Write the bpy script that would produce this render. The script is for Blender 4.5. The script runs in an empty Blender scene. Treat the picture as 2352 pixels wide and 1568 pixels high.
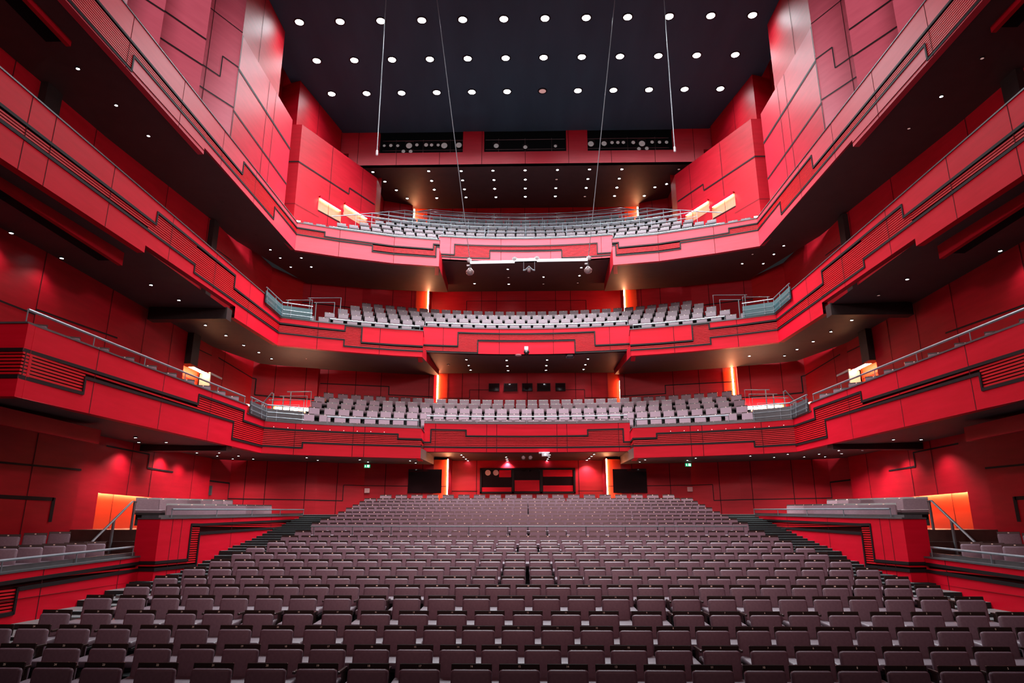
"""Red concert hall seen from the stage: built in metres, eye height as origin of the heights."""
import bpy, bmesh, math, random
from mathutils import Vector
DL3=[(-9.13,36.54),(-5.77,36.51),(-3.83,36.53),(-1.93,36.53),(-0.01,36.53),(1.92,36.53),(3.82,36.51),(5.74,36.53),(9.13,36.61),(-8.64,37.71),(-5.75,37.68),(-3.84,37.66),(-1.92,37.66),(-0.0,37.65),(1.91,37.67),(3.82,37.65),(5.73,37.65),(8.75,38.39),(-8.14,38.82),(-5.74,38.81),(-3.83,38.8),(-1.93,38.77),(-0.01,38.77),(1.91,38.77),(3.81,38.78),(5.73,38.78),(8.1,38.79),(-7.64,39.95),(-5.73,39.94),(-3.83,39.89),(-1.9,39.9),(-0.01,39.87),(1.92,39.87),(3.82,39.93),(5.72,39.9),(7.63,39.92)]
DL2=[(-12.67,16.34),(-12.62,18.12),(-12.56,19.87),(-12.27,21.49),(-12.22,23.13),(-12.19,24.78),(-12.16,26.51),(-12.11,28.08),(-12.07,29.71),(-12.03,30.9),(-10.99,30.92),(-8.99,31.83),(-12.01,32.36),(-10.96,32.38),(-6.96,32.53),(-6.95,33.79),(-4.98,33.06),(-4.96,34.29),(-8.96,33.14),(4.99,34.31),(6.97,33.83),(8.95,33.18),(6.99,32.59),(8.98,31.89),(5.01,33.09),(12.05,28.13),(12.03,29.77),(12.0,30.98),(10.97,30.96),(11.98,32.43),(10.92,32.41),(12.23,21.46),(12.6,18.22),(12.69,16.45),(12.57,19.98),(12.21,23.2),(12.16,24.86),(12.11,26.51)]
DL2C=[(-0.98,34.77),(3.0,34.63),(-2.96,36.97),(-0.99,37.12),(1.01,37.13),(0.99,36.0),(2.99,35.84),(2.98,37.0),(-0.98,36.03)]
DL1=[(-13.1,15.75),(-12.99,17.53),(-11.73,19.88),(-11.64,21.46),(-12.19,24.6),(-12.08,26.17),(-12.02,27.79),(-11.95,29.29),(-11.87,30.63),(-10.31,29.32),(-9.03,29.92),(-8.95,31.21),(-10.25,30.66),(-7.01,30.72),(-6.98,31.97),(-5.0,31.21),(-4.97,32.48),(5.02,31.2),(5.0,32.4),(7.01,30.62),(6.97,31.89),(8.97,31.18),(9.0,29.85),(10.23,30.59),(10.26,29.26),(11.82,30.58),(11.89,29.27),(11.96,27.71),(11.66,19.88),(11.58,21.47),(12.08,24.48),(12.02,26.13),(12.94,17.58)]
DL1C=[(-2.94,32.43),(-2.92,33.64),(-2.91,34.68),(-0.97,32.61),(-0.97,33.81),(-0.96,34.85),(1.02,32.58),(1.01,33.77),(1.02,34.81),(3.01,32.41),(2.98,33.61),(2.97,34.66),(-3.94,33.5)]
DL0=[(-16.3,20.94),(-15.15,20.96),(-13.78,20.78),(-11.59,20.01),(-12.21,21.3),(-11.37,21.36),(-12.31,23.68),(-11.47,23.69),(-12.11,24.98),(-11.29,25.0),(-11.9,26.21),(-11.75,27.29),(-11.08,26.22),(-10.96,27.39),(-8.66,26.93),(-8.52,27.92),(-6.76,27.76),(-6.64,28.72),(-4.8,28.24),(-4.71,29.12),(8.59,26.66),(9.66,27.14),(9.8,26.07),(10.79,27.04),(10.94,26.0),(11.56,26.95),(11.09,24.68),(11.74,25.92),(11.9,24.63),(4.72,28.96),(4.78,28.0),(6.55,28.3),(6.68,27.43),(11.18,21.12),(12.03,21.14),(12.09,23.33),(11.88,24.59)]
DL0C=[(-2.82,29.57),(-2.81,30.45),(-2.78,31.35),(-2.76,32.17),(-3.44,33.06),(-0.92,30.53),(-0.91,31.35),(-0.91,32.21),(0.98,29.65),(0.98,30.54),(0.95,31.39),(0.94,32.25),(2.87,29.43),(2.84,30.3),(2.81,31.18),(2.77,31.98)]
STALLS=[(8.54,-1.48,[-6.09,-5.49,-4.92,-4.29,-3.64,-3.01,-2.42,-1.83,-1.24,-0.65,-0.1,0.45,1.0,1.55,2.09,2.68,3.2,3.73,4.28,4.87,5.41]),(9.48,-1.42,[-6.63,-6.02,-5.42,-4.83,-4.27,-3.69,-3.12,-2.57,-2.01,-1.45,-0.9,-0.36,0.19,0.74,1.28,1.85,2.45,3.05,3.62,4.16,4.72,5.3,5.85]),(10.42,-1.31,[-7.64,-7.1,-6.5,-5.92,-5.33,-4.79,-4.17,-3.57,-2.95,-2.38,-1.81,-1.25,-0.7,-0.14,0.42,0.97,1.52,2.05,2.59,3.16,3.7,4.28,4.82,5.39,5.94,6.53,7.05]),(11.36,-1.21,[-7.42,-6.76,-6.08,-5.43,-4.84,-4.2,-3.58,-2.97,-2.37,-1.78,-1.18,-0.59,-0.0,0.59,1.18,1.84,2.48,3.04,3.65,4.24,4.85,5.5,6.12,6.78,7.41]),(12.3,-1.07,[-7.34,-6.76,-6.17,-5.58,-4.99,-4.4,-3.81,-3.23,-2.64,-2.05,-1.46,-0.87,-0.28,0.31,0.9,1.48,2.07,2.66,3.25,3.84,4.43,5.01,5.6,6.19,6.78,7.37]),(13.24,-0.96,[-7.21,-6.65,-6.1,-5.54,-4.99,-4.43,-3.88,-3.32,-2.77,-2.21,-1.66,-1.1,-0.55,0.01,0.56,1.12,1.68,2.23,2.79,3.34,3.9,4.45,5.01,5.56,6.12,6.67,7.23]),(14.18,-0.87,[-7.17,-6.59,-6.02,-5.45,-4.87,-4.3,-3.73,-3.15,-2.58,-2.01,-1.43,-0.86,-0.29,0.29,0.86,1.43,2.01,2.58,3.15,3.73,4.3,4.87,5.45,6.02,6.59,7.17]),(15.12,-0.75,[-7.06,-6.5,-5.93,-5.37,-4.8,-4.24,-3.67,-3.11,-2.54,-1.98,-1.41,-0.85,-0.28,0.28,0.85,1.41,1.98,2.54,3.11,3.67,4.24,4.8,5.37,5.93,6.5,7.06]),(16.06,-0.63,[-6.93,-6.38,-5.82,-5.27,-4.71,-4.16,-3.6,-3.05,-2.5,-1.94,-1.39,-0.83,-0.28,0.28,0.83,1.38,1.94,2.49,3.05,3.6,4.16,4.71,5.26,5.82,6.37,6.93]),(17.0,-0.51,[-6.84,-6.3,-5.75,-5.2,-4.66,-4.11,-3.56,-3.01,-2.46,-1.92,-1.37,-0.82,-0.28,0.27,0.82,1.37,1.92,2.46,3.01,3.56,4.1,4.65,5.2,5.75,6.29,6.84]),(17.94,-0.39,[-6.88,-6.31,-5.74,-5.16,-4.59,-4.01,-3.44,-2.86,-2.29,-1.71,-1.14,-0.56,0.01,0.58,1.16,1.73,2.31,2.88,3.46,4.03,4.61,5.18,5.76,6.33,6.91]),(18.88,-0.27,[-6.7,-6.14,-5.58,-5.02,-4.46,-3.9,-3.35,-2.79,-2.23,-1.67,-1.11,-0.55,0.01,0.57,1.13,1.69,2.25,2.81,3.37,3.92,4.49,5.04,5.6,6.16,6.72]),(19.82,-0.15,[-6.67,-6.11,-5.55,-5.0,-4.44,-3.88,-3.33,-2.77,-2.21,-1.65,-1.1,-0.54,0.02,0.57,1.13,1.69,2.25,2.8,3.36,3.92,4.47,5.03,5.59,6.14,6.7]),(20.76,-0.02,[-6.6,-6.02,-5.45,-4.87,-4.29,-3.72,-3.14,-2.57,-1.99,-1.42,-0.84,-0.26,0.31,0.89,1.47,2.04,2.62,3.19,3.77,4.34,4.92,5.5,6.07,6.65]),(21.75,0.22,[-6.43,-5.87,-5.31,-4.75,-4.18,-3.62,-3.06,-2.5,-1.93,-1.37,-0.81,-0.25,0.32,0.88,1.44,2.0,2.56,3.13,3.69,4.25,4.82,5.38,5.94,6.5]),(22.65,0.35,[-6.43,-5.91,-5.4,-4.88,-4.37,-3.85,-3.33,-2.82,-2.31,-1.79,-1.27,-0.76,-0.24,0.27,0.79,1.3,1.82,2.33,2.85,3.36,3.88,4.39,4.91,5.42,5.94,6.45]),(23.55,0.48,[-6.37,-5.83,-5.3,-4.77,-4.23,-3.7,-3.17,-2.63,-2.1,-1.57,-1.03,-0.5,0.03,0.56,1.1,1.63,2.17,2.7,3.23,3.77,4.3,4.83,5.37,5.9,6.43]),(24.45,0.62,[-6.36,-5.85,-5.34,-4.83,-4.32,-3.81,-3.29,-2.78,-2.27,-1.76,-1.25,-0.74,-0.23,0.29,0.8,1.31,1.82,2.33,2.84,3.35,3.87,4.38,4.89,5.4,5.91,6.42]),(25.35,0.78,[-6.33,-5.78,-5.22,-4.67,-4.12,-3.56,-3.01,-2.46,-1.91,-1.35,-0.8,-0.24,0.31,0.86,1.42,1.97,2.52,3.08,3.63,4.18,4.74,5.29,5.84,6.39]),(26.25,0.92,[-6.32,-5.81,-5.3,-4.8,-4.29,-3.78,-3.27,-2.76,-2.25,-1.75,-1.24,-0.73,-0.22,0.29,0.79,1.3,1.81,2.32,2.83,3.33,3.84,4.35,4.86,5.37,5.88,6.38]),(27.15,1.08,[-6.28,-5.73,-5.18,-4.63,-4.09,-3.54,-2.99,-2.44,-1.89,-1.34,-0.8,-0.25,0.3,0.85,1.4,1.95,2.5,3.04,3.59,4.14,4.69,5.24,5.79,6.33]),(28.05,1.23,[-6.31,-5.8,-5.3,-4.79,-4.28,-3.78,-3.27,-2.76,-2.26,-1.75,-1.24,-0.74,-0.23,0.28,0.78,1.29,1.8,2.3,2.81,3.32,3.82,4.33,4.83,5.34,5.85,6.36]),(28.95,1.41,[-5.87,-5.22,-4.57,-3.92,-3.27,-2.62,-1.97,-1.32,-0.67,-0.02,0.63,1.27,1.92,2.57,3.22,3.87,4.52,5.17,5.82])]
T1=[(29.7,4.64,0.3351),(30.8,5.09,0.3269),(31.9,5.52,0.3239),(33.0,5.93,0.3198),(34.1,6.33,0.3052)]
T2=[(32.6,9.91,0.3123),(33.7,10.48,0.2913),(34.8,11.04,0.2716),(35.9,11.6,0.2532)]
T3=[(34.7,15.52,0.3028),(35.82,16.23,0.2654),(36.94,16.96,0.2397),(38.06,17.71,0.2132),(39.18,18.45,0.1882),(40.3,19.22,0.1476)]
E_CEIL=2500;E_CEIL2=170;E_3=22;E_2=34;E_1=44;E_0=140;E_STAGE=2500;E_FILL=390;E_WING=5000;E_WORLD=.02;EXPO=0
SH=.82
CZ=2.35            # eye height above the floor of the first row; all heights below are measured from the eye
C=bpy.context.scene.collection
random.seed(4)
# ---------------------------------------------------------------- materials
def mat(name,c1,c2=None,rough=.5,spec=.5,scale=(1,1,1),nscale=6,coat=0,metal=0,bump=0,emit=None,es=0):
    m=bpy.data.materials.new(name);m.use_nodes=True;nt=m.node_tree;b=nt.nodes['Principled BSDF']
    b.inputs['Roughness'].default_value=rough;b.inputs['Specular IOR Level'].default_value=spec
    b.inputs['Coat Weight'].default_value=coat;b.inputs['Coat Roughness'].default_value=.25;b.inputs['Metallic'].default_value=metal
    b.inputs['Base Color'].default_value=(*c1,1)
    if c2:
        tc=nt.nodes.new('ShaderNodeTexCoord');mp=nt.nodes.new('ShaderNodeMapping');mp.inputs['Scale'].default_value=scale
        n=nt.nodes.new('ShaderNodeTexNoise');n.inputs['Scale'].default_value=nscale;n.inputs['Detail'].default_value=3
        r=nt.nodes.new('ShaderNodeValToRGB');r.color_ramp.elements[0].color=(*c1,1);r.color_ramp.elements[1].color=(*c2,1)
        r.color_ramp.elements[0].position=.3;r.color_ramp.elements[1].position=.7
        L=nt.links.new;L(tc.outputs['Object'],mp.inputs['Vector']);L(mp.outputs['Vector'],n.inputs['Vector']);L(n.outputs['Fac'],r.inputs['Fac']);L(r.outputs['Color'],b.inputs['Base Color'])
        if bump:
            bp=nt.nodes.new('ShaderNodeBump');bp.inputs['Strength'].default_value=bump;bp.inputs['Distance'].default_value=.01
            L(n.outputs['Fac'],bp.inputs['Height']);L(bp.outputs['Normal'],b.inputs['Normal'])
    if emit:
        b.inputs['Emission Color'].default_value=(*emit,1);b.inputs['Emission Strength'].default_value=es
    return m
M={}
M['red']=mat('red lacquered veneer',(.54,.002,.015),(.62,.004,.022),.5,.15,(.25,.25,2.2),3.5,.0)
M['redwall']=mat('red stained wall panel',(.36,.002,.010),(.45,.004,.016),.48,.28,(.3,.3,2.0),3,.0)
M['gloss']=mat('glossy red wall panel',(.44,.005,.022),(.53,.008,.03),.40,.4,(.3,.3,2.0),3)
M['glow2']=mat('niche panel with painted lamp glow',(.66,.22,.13),(.70,.26,.16),.5,.3)  # orange of the overexposed lamp glow put into the base colour
M['mauve']=mat('red upper panel with painted sheen',(.47,.075,.115),(.54,.095,.14),.42,.5,(.3,.3,2.0),3)  # paler than the other reds: sheen of the light put into the colour
M['red3']=mat('red veneer with painted sheen',(.52,.030,.052),(.58,.038,.064),.45,.4,(.25,.25,2.2),3.5)  # same red made paler, light sheen put into the colour
M['lens2']=mat('lantern lens with painted reflection',(.5,.47,.47),(.25,.24,.26),.2,.7,(1,1,1),7,emit=(.9,.85,.85),es=.16)  # faint emission stands in for hall light reflected in the glass
M['glow']=mat('red panel with painted lamp glow',(.60,.040,.010),(.64,.05,.014),.5,.3,(.3,.3,2),3)  # warm strip glow put into the red so that it turns orange
M['slat']=mat('red slat',(.52,.003,.010),(.58,.005,.014),.45,.3,(.2,.2,2),3)
M['back']=mat('maroon slat backing',(.03,.001,.002),(.04,.002,.003),.8,.2)
M['trim']=mat('dark trim metal',(.011,.007,.008),(.015,.009,.010),.55,.18)
M['joint']=mat('panel joint shadow',(.05,.004,.006),None,.8,.2)
M['cope']=mat('grey coping',(.06,.065,.07),(.08,.085,.09),.35,.5)
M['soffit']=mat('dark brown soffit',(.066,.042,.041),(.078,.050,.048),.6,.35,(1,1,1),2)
M['ceil']=mat('blue black ceiling',(.020,.060,.085),(.028,.08,.11),.7,.3,(1,.2,1),1)
M['black']=mat('black void',(.006,.007,.008),None,.9,.1)
M['col']=mat('dark brown column',(.018,.011,.011),(.024,.015,.014),.5,.4)
M['fabric']=mat('plum grey fabric',(.195,.122,.152),(.23,.148,.182),.48,.45,(1,1,1),25,0,0,.05)
M['cushion']=mat('plum grey cushion fabric',(.165,.115,.138),(.19,.135,.16),.5,.5,(1,1,1),25)
M['darkwood']=mat('dark stained wood',(.022,.012,.010),(.034,.018,.014),.28,.6,(1,6,6),8)
M['fabric2']=mat('plum grey fabric darkened for shade',(.098,.066,.078),(.118,.08,.094),.5,.4,(1,1,1),25)  # darker copy of the seat fabric, shade of the upper balconies put in
M['cushion2']=mat('plum grey cushion darkened for shade',(.13,.092,.108),(.15,.106,.124),.5,.4,(1,1,1),25)  # darker copy of the cushion, with the same shade put in
M['shell']=mat('black seat shell',(.012,.010,.010),None,.5,.4)
M['plate']=mat('pale seat number',(.75,.55,.45),None,.4,.5,emit=(.8,.55,.45),es=.12)  # slight emission added; a number plate is no lamp
M['rail']=mat('grey steel rail',(.20,.245,.27),(.26,.30,.33),.35,.5,metal=.3)
M['raildk']=mat('dark grey steel',(.16,.17,.18),(.2,.21,.22),.35,.5,metal=.5)
M['teal']=mat('teal grey barrier panel',(.035,.095,.105),(.045,.11,.12),.4,.5)
M['greyp']=mat('charcoal barrier panel',(.055,.055,.06),(.07,.07,.075),.4,.5)
M['board']=mat('grey timber boards',(.10,.098,.098),(.16,.15,.15),.5,.4,(.6,9,1),4)
M['step']=mat('dark timber steps',(.05,.026,.022),(.075,.04,.033),.35,.5,(1,5,1),4)
M['stepdk']=mat('black carpet floor',(.012,.014,.014),(.02,.022,.022),.8,.2,(1,1,1),30)
M['nose']=mat('step nosing',(.30,.42,.44),None,.4,.5)
M['white']=mat('white painted wall',(.55,.56,.58),(.6,.61,.63),.6,.4)
M['whitem']=mat('white metal tube',(.85,.87,.88),None,.35,.5,emit=(1,1,1),es=.9)  # emission brightens the tube, though it is no lamp
M['glass']=mat('dark window glass',(.012,.004,.005),(.018,.006,.007),.06,.8)
M['lamp']=mat('downlight lens',(.9,.9,.9),None,.3,.5,emit=(.88,.95,1),es=45)
M['lampbig']=mat('ceiling lamp lens',(.9,.9,.9),None,.3,.5,emit=(.86,.95,1),es=38)
M['lampoff']=mat('unlit downlight',(.5,.32,.3),None,.3,.5,emit=(1,.6,.55),es=.35)
M['led']=mat('warm led strip',(1,.8,.6),None,.4,.5,emit=(1,.43,.20),es=80)
M['ledw']=mat('warm white led strip',(1,.85,.7),None,.4,.5,emit=(1,.56,.36),es=42)
M['green']=mat('green exit sign face',(.0,.25,.1),None,.4,.5,emit=(.0,.42,.17),es=1.1)
M['signw']=mat('white sign symbol',(.9,.9,.9),None,.4,.5,emit=(.9,1,.95),es=2.2)
M['lens']=mat('spotlight lens',(.16,.12,.12),(.34,.28,.28),.12,.8,(1,1,1),9)
M['pinkpl']=mat('pale pink panel',(.62,.36,.36),None,.5,.4)
M['wire']=mat('steel wire',(.22,.25,.27),None,.3,.5,metal=.4)
M['wiredk']=mat('dark steel wire',(.06,.05,.05),None,.4,.5)
# ---------------------------------------------------------------- mesh builder
class MB:
    def __init__(s): s.v=[];s.f=[];s.m=[]
    def add(s,vs,fs,m=0):
        b=len(s.v);s.v+= [tuple(p) for p in vs];s.f+=[tuple(b+i for i in f) for f in fs];s.m+=[m]*len(fs);return s
    def quad(s,a,b,c,d,m=0): return s.add([a,b,c,d],[(0,1,2,3)],m)
    def box(s,x0,x1,y0,y1,z0,z1,m=0,rz=0,o=(0,0,0),rx=0):
        vs=[]
        for x in (x0,x1):
            for y in (y0,y1):
                for z in (z0,z1):
                    yy=y*math.cos(rx)-z*math.sin(rx);zz=y*math.sin(rx)+z*math.cos(rx)
                    vs.append((o[0]+x*math.cos(rz)-yy*math.sin(rz),o[1]+x*math.sin(rz)+yy*math.cos(rz),o[2]+zz))
        return s.add(vs,[(0,1,3,2),(4,6,7,5),(0,4,5,1),(2,3,7,6),(0,2,6,4),(1,5,7,3)],m)
    def tube(s,path,r=.02,n=6,m=0):
        path=[Vector(p) for p in path];b=len(s.v);k=len(path)
        for i,p in enumerate(path):
            t=((path[min(i+1,k-1)]-p).normalized()+(p-path[max(i-1,0)]).normalized())
            t=t.normalized() if t.length>1e-6 else Vector((0,0,1))
            a=t.cross(Vector((0,0,1)));a=a.normalized() if a.length>.05 else t.cross(Vector((1,0,0))).normalized();c=t.cross(a)
            for j in range(n):
                q=p+(a*math.cos(2*math.pi*j/n)+c*math.sin(2*math.pi*j/n))*r;s.v.append(tuple(q))
        for i in range(k-1):
            for j in range(n):
                s.f.append((b+i*n+j,b+i*n+(j+1)%n,b+(i+1)*n+(j+1)%n,b+(i+1)*n+j));s.m.append(m)
        s.f.append(tuple(b+j for j in range(n)));s.m.append(m);s.f.append(tuple(b+(k-1)*n+j for j in range(n)));s.m.append(m);return s
    def lathe(s,o,axis,prof,n=14,m=0):
        ax=Vector(axis).normalized();a=ax.cross(Vector((0,0,1)));a=a.normalized() if a.length>.05 else Vector((1,0,0));c=ax.cross(a);o=Vector(o);b=len(s.v)
        for (h,r) in prof:
            for j in range(n):
                t=2*math.pi*j/n;s.v.append(tuple(o+ax*h+(a*math.cos(t)+c*math.sin(t))*max(r,.0005)))
        for i in range(len(prof)-1):
            for j in range(n):
                s.f.append((b+i*n+j,b+i*n+(j+1)%n,b+(i+1)*n+(j+1)%n,b+(i+1)*n+j));s.m.append(m)
        s.f.append(tuple(b+j for j in range(n)));s.m.append(m);e=b+(len(prof)-1)*n;s.f.append(tuple(e+j for j in range(n)));s.m.append(m);return s
    def rbox(s,x0,x1,y0,y1,z0,z1,r=.02,m=0,rx=0,o=(0,0,0),seg=2):
        bm=bmesh.new();bmesh.ops.create_cube(bm,size=1)
        for v in bm.verts: v.co=Vector(((x0+x1)/2+v.co.x*(x1-x0),(y0+y1)/2+v.co.y*(y1-y0),(z0+z1)/2+v.co.z*(z1-z0)))
        bmesh.ops.bevel(bm,geom=bm.edges[:],offset=r,segments=seg,profile=.5,affect='EDGES')
        bm.verts.index_update();b=[]
        for v in bm.verts:
            y,z=v.co.y*math.cos(rx)-v.co.z*math.sin(rx),v.co.y*math.sin(rx)+v.co.z*math.cos(rx);b.append((o[0]+v.co.x,o[1]+y,o[2]+z))
        s.add(b,[[v.index for v in f.verts] for f in bm.faces],m);bm.free();return s
    def mesh(s,name,mats,smooth=False,off=(0,0,0)):
        me=bpy.data.meshes.new(name);me.from_pydata([(p[0]-off[0],p[1]-off[1],p[2]-off[2]) for p in s.v],[],s.f)
        for k in (mats if isinstance(mats,(list,tuple)) else [mats]): me.materials.append(M[k])
        me.polygons.foreach_set('material_index',s.m)
        bm=bmesh.new();bm.from_mesh(me);bmesh.ops.recalc_face_normals(bm,faces=bm.faces[:]);bm.to_mesh(me);bm.free()
        if smooth: me.shade_smooth()
        me.update();return me
def tag(o,label=None,cat=None,group=None,kind=None):
    for k,v in (('label',label),('category',cat),('group',group),('kind',kind)):
        if v: o[k]=v
    return o
def thing(name,label,cat,loc=(0,0,0),rz=0,group=None):
    o=bpy.data.objects.new(name,None);C.objects.link(o);o.empty_display_size=.1
    o.location=(loc[0],loc[1],loc[2]+CZ);o.rotation_euler=(0,0,rz);return tag(o,label,cat,group)
def part(name,mb,mats,parent,smooth=False,label=None,local=False):
    """mesh under a thing; vertices are given in the place's own coordinates unless local"""
    off=(0,0,0)
    if not local:
        r=parent
        while r.parent: r=r.parent
        off=(r.location[0],r.location[1],r.location[2]-CZ)
    o=bpy.data.objects.new(name,mb.mesh(name,mats,smooth,off));C.objects.link(o);o.parent=parent
    if label:o['label']=label
    return o
def solid(name,mb,mats,label=None,cat=None,group=None,kind=None,smooth=False,loc=None):
    """one top-level mesh; origin at loc (or its first vertex)"""
    loc=loc or mb.v[0]
    o=bpy.data.objects.new(name,mb.mesh(name,mats,smooth,loc));C.objects.link(o);o.location=(loc[0],loc[1],loc[2]+CZ)
    return tag(o,label,cat,group,kind)
def copy_of(o,name=None):
    c=o.copy();C.objects.link(c);return c
def struct(name,mb,mats,label=None): return solid(name,mb,mats,label,kind='structure')
ONES='first second third fourth fifth sixth seventh eighth ninth tenth eleventh twelfth thirteenth fourteenth fifteenth sixteenth seventeenth eighteenth nineteenth twentieth'.split()
def ordw(n):
    if n<=20:return ONES[n-1]
    t={2:'twenty',3:'thirty',4:'forty'}[n//10];return t+'-'+ONES[n%10-1] if n%10 else {3:'thirtieth',4:'fortieth'}[n//10]
def lerp(a,b,t): return a+(b-a)*t
class Plan:
    """a curve on the ground plan, walked by arc length"""
    def __init__(s,pts,u0=0,ref=(0,6)):
        s.p=[Vector(q) for q in pts];s.c=[u0]
        for a,b in zip(s.p,s.p[1:]): s.c.append(s.c[-1]+(b-a).length)
        s.n=[]
        for a,b in zip(s.p,s.p[1:]):
            d=(b-a).normalized();n=Vector((-d.y,d.x))
            if n.dot(Vector(ref)-(a+b)/2)<0:n=-n
            s.n.append(n)
    def at(s,u):
        i=0
        while i<len(s.n)-1 and u>s.c[i+1]+1e-6:i+=1
        t=(u-s.c[i])/(s.c[i+1]-s.c[i]);p=s.p[i].lerp(s.p[i+1],t);n=s.n[i]
        if abs(u-s.c[i+1])<1e-4 and i+1<len(s.n): n=(s.n[i]+s.n[i+1]);n=n/max(n.length_squared/2,.6) if n.length>.2 else s.n[i]
        return p,n
    def pt(s,u,z,off=0):
        p,n=s.at(u);return (p.x+n.x*off,p.y+n.y*off,z)
    def cuts(s,a,b): return [a]+[c for c in s.c if a+1e-3<c<b-1e-3]+[b]
# ---------------------------------------------------------------- balcony fronts
def parapet(name,label,plan,segs,joints=(),cat='balcony front',group=None,rail=None,m='red',cope=.035,pitch=.068,up_h=0,mirror=False):
    """segs: (ua,ub, bot0,bot1, lo0,lo1, up0,up1, top0,top1); slats fill lo..up"""
    p0=plan.pt(segs[0][0],segs[0][2]);root=thing(name,label,cat,p0,0,group)
    pan,sl,tr,cp=MB(),MB(),MB(),MB();T=.2
    def strip(mb,u1,u2,za1,za2,zb1,zb2,off,m=0): mb.quad(plan.pt(u1,za1,off),plan.pt(u2,za2,off),plan.pt(u2,zb2,off),plan.pt(u1,zb1,off),m)
    def ledge(mb,u1,u2,z1,z2,o1,o2,m=0): mb.quad(plan.pt(u1,z1,o1),plan.pt(u2,z2,o1),plan.pt(u2,z2,o2),plan.pt(u1,z1,o2),m)
    def bar(mb,u1,u2,z1,z2,h,of,ob,m=0):
        strip(mb,u1,u2,z1-h/2,z2-h/2,z1+h/2,z2+h/2,of,m);ledge(mb,u1,u2,z1+h/2,z2+h/2,of,ob,m);ledge(mb,u1,u2,z1-h/2,z2-h/2,of,ob,m)
    for (ua,ub,b0,b1,l0,l1,q0,q1,t0,t1) in segs:
        cu=plan.cuts(ua,ub);f=lambda u,a,b:lerp(a,b,(u-ua)/(ub-ua))
        for u1,u2 in zip(cu,cu[1:]):
            B=(f(u1,b0,b1),f(u2,b0,b1));Lo=(f(u1,l0,l1),f(u2,l0,l1));U=(f(u1,q0,q1),f(u2,q0,q1));Tp=(f(u1,t0,t1),f(u2,t0,t1))
            if Lo[0]-B[0]>.02:strip(pan,u1,u2,B[0],B[1],Lo[0],Lo[1],0)
            if Tp[0]-U[0]>.02:strip(pan,u1,u2,U[0],U[1],Tp[0],Tp[1],0)
            ledge(pan,u1,u2,B[0],B[1],0,-T);strip(pan,u1,u2,B[0],B[1],Tp[0],Tp[1],-T)
            bar(cp,u1,u2,Tp[0]+cope/2,Tp[1]+cope/2,cope,.025,-T-.02)
            if up_h: strip(cp,u1,u2,Tp[0],Tp[1],Tp[0]+up_h,Tp[1]+up_h,-.13);ledge(cp,u1,u2,Tp[0]+up_h,Tp[1]+up_h,-.13,-.17)
            if U[0]-Lo[0]>.03:
                strip(sl,u1,u2,Lo[0],Lo[1],U[0],U[1],-.07,1);ledge(sl,u1,u2,Lo[0],Lo[1],0,-.07,1);ledge(sl,u1,u2,U[0],U[1],0,-.07,1)
                k=0
                while True:
                    zm=lerp(b0,b1,.5)+.05+k*pitch;k+=1
                    if zm>max(q0,q1):break
                    if (l0+l1)/2+.045<zm<(q0+q1)/2-.045: bar(sl,u1,u2,B[0]+.05+(k-1)*pitch,B[1]+.05+(k-1)*pitch,pitch*.6,-.004,-.045)
                bar(tr,u1,u2,Lo[0],Lo[1],.07,.022,-.07);bar(tr,u1,u2,U[0],U[1],.07,.022,-.07)
    vs=[]
    for A,Bs in zip(segs,segs[1:]):
        u=A[1]
        for i,j in ((5,4),(7,6)):
            if abs(A[i]-Bs[j])>.05 and A[7]-A[5]>.03 and Bs[6]-Bs[4]>.03: vs.append((u,min(A[i],Bs[j])-.027,max(A[i],Bs[j])+.027))
    for u,za,zb in vs:
        w=.03
        tr.quad(plan.pt(u-w,za,.022),plan.pt(u+w,za,.022),plan.pt(u+w,zb,.022),plan.pt(u-w,zb,.022))
        for q in (u-w,u+w): tr.quad(plan.pt(q,za,.022),plan.pt(q,zb,.022),plan.pt(q,zb,-.07),plan.pt(q,za,-.07))
    for u,s in ((segs[0][0],segs[0]),(segs[-1][1],segs[-1])):
        k=0 if u==segs[0][0] else 1
        pan.quad(plan.pt(u,s[2+k],0),plan.pt(u,s[8+k],0),plan.pt(u,s[8+k],-T),plan.pt(u,s[2+k],-T))
    for u in joints:
        for s in segs:
            if s[0]<=u<=s[1]:
                t=(u-s[0])/(s[1]-s[0]);w=.011
                for za,zb in ((lerp(s[2],s[3],t),lerp(s[4],s[5],t)),(lerp(s[6],s[7],t),lerp(s[8],s[9],t)),(lerp(s[4],s[5],t),lerp(s[6],s[7],t))):
                    if zb-za>.03: pan.quad(plan.pt(u-w,za,.004),plan.pt(u+w,za,.004),plan.pt(u+w,zb,.004),plan.pt(u-w,zb,.004),1)
                break
    part('panel',pan,[m,'joint'],root);part('slat_grille',sl,['slat','back'],root);part('dark_trim',tr,'trim',root);part('coping',cp,'cope',root)
    if rail:
        r=MB();us=[segs[0][0]+.1];ue=segs[-1][1]-rail[1];cu=plan.cuts(us[0]+rail[2],ue)
        tops=lambda u:next(lerp(s[8],s[9],(u-s[0])/(s[1]-s[0])) for s in segs if s[0]-1e-3<=u<=s[1]+1e-3)
        path=[plan.pt(u,tops(u)+rail[0],-.1) for u in cu];r.tube(path,.028,6)
        n=max(2,int((cu[-1]-cu[0])/2.1)+1)
        for i in range(n):
            u=lerp(cu[0],cu[-1],i/(n-1));r.tube([plan.pt(u,tops(u),-.1),plan.pt(u,tops(u)+rail[0],-.1)],.013,5)
        part('handrail',r,'rail',root)
    return root
def mir(pts,s): return [(s*x,y) for x,y in pts]
TN=['first','second','third']
W=[[(13.6,11.45),(9.75,11.45),(9.78,25.14)],[(10.44,8.5),(10.56,27.75)],[(11.26,9.5),(10.92,29.76)]]
W[0]=[(13.6,12.65),(9.752,12.6),(9.78,25.14)]
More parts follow.
